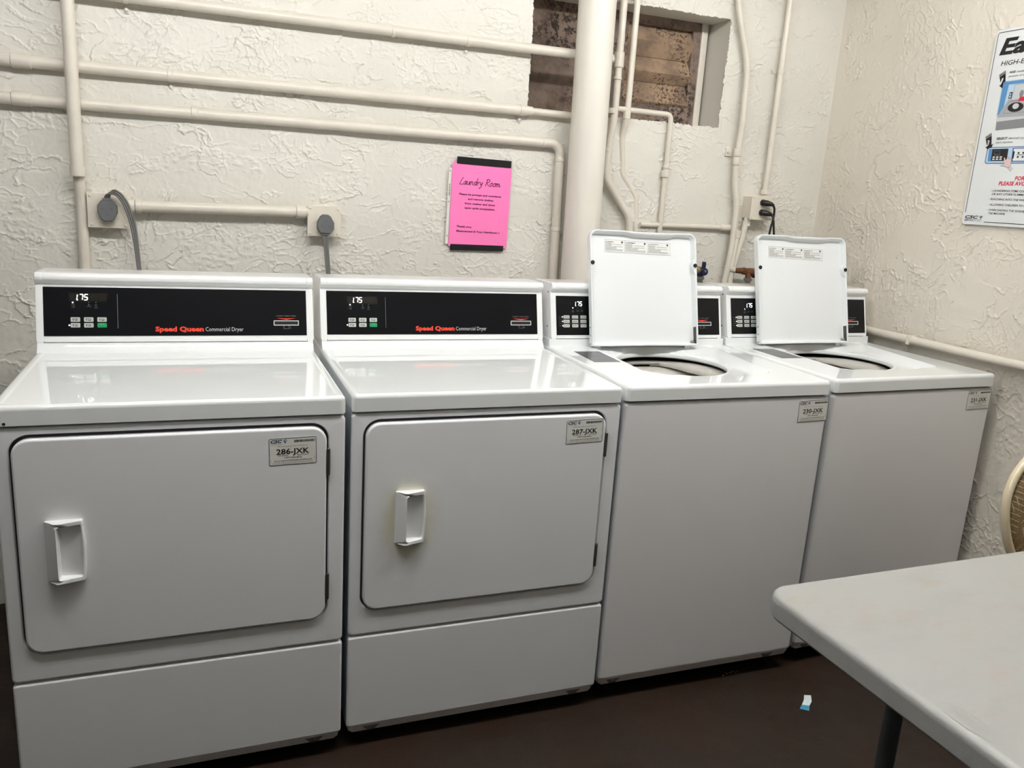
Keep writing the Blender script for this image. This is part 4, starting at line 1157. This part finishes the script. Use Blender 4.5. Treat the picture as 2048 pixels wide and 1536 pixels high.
hand = [(.1060, 1.5520), (.1100, 1.5550), (.1180, 1.5560), (.1140, 1.5680), (.1125, 1.5770), (.1150, 1.5780), (.1200, 1.5690), (.1220, 1.5720), (.1240, 1.5800), (.1265, 1.5800), (.1270, 1.5720), (.1300, 1.5790), (.1325, 1.5780), (.1325, 1.5700), (.1370, 1.5750), (.1390, 1.5730), (.1385, 1.5640), (.1410, 1.5560), (.1400, 1.5510), (.1320, 1.5460), (.1210, 1.5510)]
g.mat(m_skin).shape(hand, w1+.0005); g.mat(m_mprint).line(hand+[hand[0]], .0006, w1+.0006)
g.mat(m_wprint).shape([(.1340, 1.5450), (.1410, 1.5500), (.1520, 1.5440), (.1440, 1.5370)], w1+.0004)
g.mat(m_mprint).line([(.1330, 1.5450), (.1440, 1.5350)], .0006, w1+.0006)
# warnings
g.mat(m_sred)
g.text('FOR YOUR SAFETY', .1635, 1.5085, .150, .0112, .03, .15, w1); g.text('PLEASE AVOID THE FOLLOWING:', .1110, 1.4925, .250, .0112, .03, .15, w1)
g.mat(m_kprint)
for s_, x, y, wd in (('LAUNDERING ITEMS CONTAINING GASOLINE,', .0945, 1.4720, .205), ('OR ANY OTHER FLAMMABLE SUBSTANCE.', .0935, 1.4615, .190), ('REACHING INTO THE WASHER WHILE MOVING.', .0930, 1.4455, .215),
                     ('ALLOWING CHILDREN TO PLAY ON MACHINES.', .0930, 1.4285, .208), ('OVERLOADING THE WASHER OR ABUSING', .0935, 1.4115, .190), ('THE MACHINE.', .0945, 1.4012, .060)):
    g.text(s_, x, y, wd, .0062, .012, .12, w1)
for y in (1.4748, 1.4483, 1.4313, 1.4143): g.disc(.0880, y, .0010, w1, 8)
g.mat(m_kprint).text('CSC', .0108, 1.3845, .0500, .0092, .035, .25, w1)
cx, cy, r = .0705, 1.3890, .0062
g.mat(m_teal).shape([(cx-r, cy+r*.3), (cx-r*.2, cy+r), (cx+r*.2, cy), (cx-r*.4, cy-r*.2)], w1)
g.mat(m_sblue2).shape([(cx-r*.4, cy-r*.2), (cx+r*.3, cy), (cx+r*.1, cy-r*1.2)], w1)
g.mat(m_teal).shape([(cx, cy+r*.7), (cx+r, cy+r*.9), (cx+r*.5, cy-r*.4), (cx+r*.2, cy)], w1)
g.mat(m_kprint).text('SERVICE', .0100, 1.3755, .0340, .0056, .01, .15, w1); g.mat(m_gprint).text('WORKS', .0450, 1.3755, .0300, .0056, -.01, .15, w1)
g.rect(.0100, 1.3822, .0740, 1.3828, w1)
g.build('lettering', bd)

# ------------------------------------------------------------------ folding table
t = thing('folding_table', 'pale grey plastic folding table in the right foreground', 'table', (1.274, -.722, 0))
b = B(m_table); TWx, TWy = 1.22, .76
o = rr(0, -TWy, TWx, 0, .048, 9); q = lambda pl, z: [(x, y, z) for x, y in pl]
b.loft([q(inset(o, .010), .697), q(inset(o, .003), .699), q(inset(o, .0), .704), q(o, .728), q(inset(o, .0015), .734), q(inset(o, .005), .738), q(inset(o, .010), .7395), q(inset(o, .016), .7400)], True, True, True)
tt = b.build('tabletop', t, smooth=50)
def leg(x, y, dz=.0):
    b = B(m_tleg); b.tube([(x, y, .700), (x, y, .02)], .0152, 18); l = b.build('leg', t, smooth=60)
    b = B(m_foot); b.lathe([(.017, 0), (.0175, .004), (.0175, .028), (.016, .03)], (x, y, 0), n=16); b.build('rubber_foot', l)
for x in (.200, TWx-.200):
    for y in (-.140, -TWy+.140): leg(x, y)
    b = B(m_tleg); b.tube([(x, -.140, .30), (x, -TWy+.140, .30)], .010, 12); b.build('cross_bar', t, smooth=60)
g = G(m_emb, mtx=Matrix.Translation((.029, -.392, .7401)) @ Matrix.Rotation(rad(-88), 4, 'Z'))
E_ = [(.046*math.cos(2*PI*k/36), .0165*math.sin(2*PI*k/36)) for k in range(36)]
g.ring(E_, .0008, .0002)
rs = random.Random(4)
for k, (y, hw) in enumerate(((.0065, .022), (.002, .032), (-.0025, .028), (-.007, .018))):
    x = -hw
    while x < hw: d = rs.uniform(.002, .005); g.rect(x, y, min(x+d, hw), y+.0010, .0002); x += d+.0012
g.build('embossed_mark', tt)

# ------------------------------------------------------------------ chair behind the table
t = thing('upholstered_chair', 'cream metal-frame chair with brown patterned back behind the table', 'chair', (2.505, -.42, 0))
cz = .66
def back_pt(k, n, ex=0.):
    a = 2*PI*k/n; x = (.205+ex)*math.cos(a); s_ = math.sin(a); z = cz+((.165+ex) if s_ > 0 else (.215+ex))*s_
    return Vector((x, .02+(z-cz)*.16, z))
b = B(m_cream); n = 48
rings = []
for k in range(n):
    p = back_pt(k, n); p1 = back_pt(k+1, n); p0 = back_pt(k-1, n); tg = (p1-p0).normalized(); nr = Vector((0, 1, -.16)).normalized(); w = tg.cross(nr)
    rings.append([p+w*math.cos(2*PI*j/12)*.0105+nr*math.sin(2*PI*j/12)*.012 for j in range(12)])
rings.append(rings[0]); b.loft(rings); bf = b.build('back_frame', t, smooth=60)
b = B(m_fabric)
cen = Vector((0, .02, cz-.01))
rg = []
for f_, d in ((1.0, 0), (.97, .008), (.85, .016), (.5, .02), (.02, .021)):
    rg.append([cen+(back_pt(k, n, -.008)-cen)*f_+Vector((0, -d, 0)) for k in range(n)])
rg2 = [[cen+(back_pt(k, n, -.008)-cen)*f_+Vector((0, d, 0)) for k in range(n)] for f_, d in ((.02, .012), (.9, .010), (1.0, 0))]
b.loft(rg2+rg, True, True, True); b.build('back_pad', t, smooth=60)
b = B(m_fabric); o = rr(-.21, -.40, .21, .0, .09, 6)
b.loft([[(x, y, .43) for x, y in o], [(x, y, .455) for x, y in o], [(x, y, .475) for x, y in inset(o, .012)], [(x, y, .482) for x, y in inset(o, .04)]], True, True, True); b.build('seat', t, smooth=60)
for sx in (-1, 1):
    b = B(m_cream); b.tube([(sx*.17, -.37, .435), (sx*.19, -.39, .012)], .011, 12); l = b.build('leg', t, smooth=60)
    b = B(m_cream); b.tube([(sx*.155, .012, .56), (sx*.165, -.010, .44), (sx*.185, .035, .012)], .011, 12, .05); l = b.build('leg', t, smooth=60)
b = B(m_cream); b.tube([(-.17, -.37, .42), (.17, -.37, .42), (.165, -.01, .42), (-.165, -.01, .42), (-.17, -.37, .42)], .009, 10, .02); b.build('seat_frame', t, smooth=60)

# ------------------------------------------------------------------ bits on the floor
t = thing('paper_scrap', 'small torn white and blue paper scrap on the brown floor', 'scrap', (1.985, -.165, 0))
Mr = Matrix.Rotation(rad(-48), 4, 'Z') @ Matrix.Diagonal((1.0, 1.6, 1.0, 1.0))
b = B(m_scrap, mtx=Mr)
r_ = [[(-.012, .022, .001), (.006, .026, .003), (.006, .026, .0036), (-.012, .022, .0016)], [(-.009, .004, .004), (.012, .008, .002), (.012, .008, .0026), (-.009, .004, .0046)], [(-.011, -.012, .0015), (.009, -.010, .004), (.009, -.010, .0046), (-.011, -.012, .0021)]]
b.loft(r_, True, True, True); b.build('white_piece', t, smooth=0)
b = B(m_scrapb, mtx=Mr); b.loft([r_[2], [(-.014, -.026, .001), (.012, -.024, .002), (.012, -.024, .0026), (-.014, -.026, .0016)]], True, True, True); b.build('blue_piece', t, smooth=0)
b = B(m_debris)
for k in range(9):
    a = random.uniform(0, PI); x, y = random.gauss(0, .02), random.gauss(0, .007); l = random.uniform(.006, .016)
    b.tube([(x, y, .002), (x+l*math.cos(a), y+l*.5*math.sin(a), .004)], [.0018, .0008], 6)
o = b.build('floor_debris'); o.location = (1.848, .020, 0)
tag(o, 'little pile of brown debris on the floor under the first washer', 'debris')
for o in list(bpy.data.objects):
    if 'fy' in o: del o['fy']
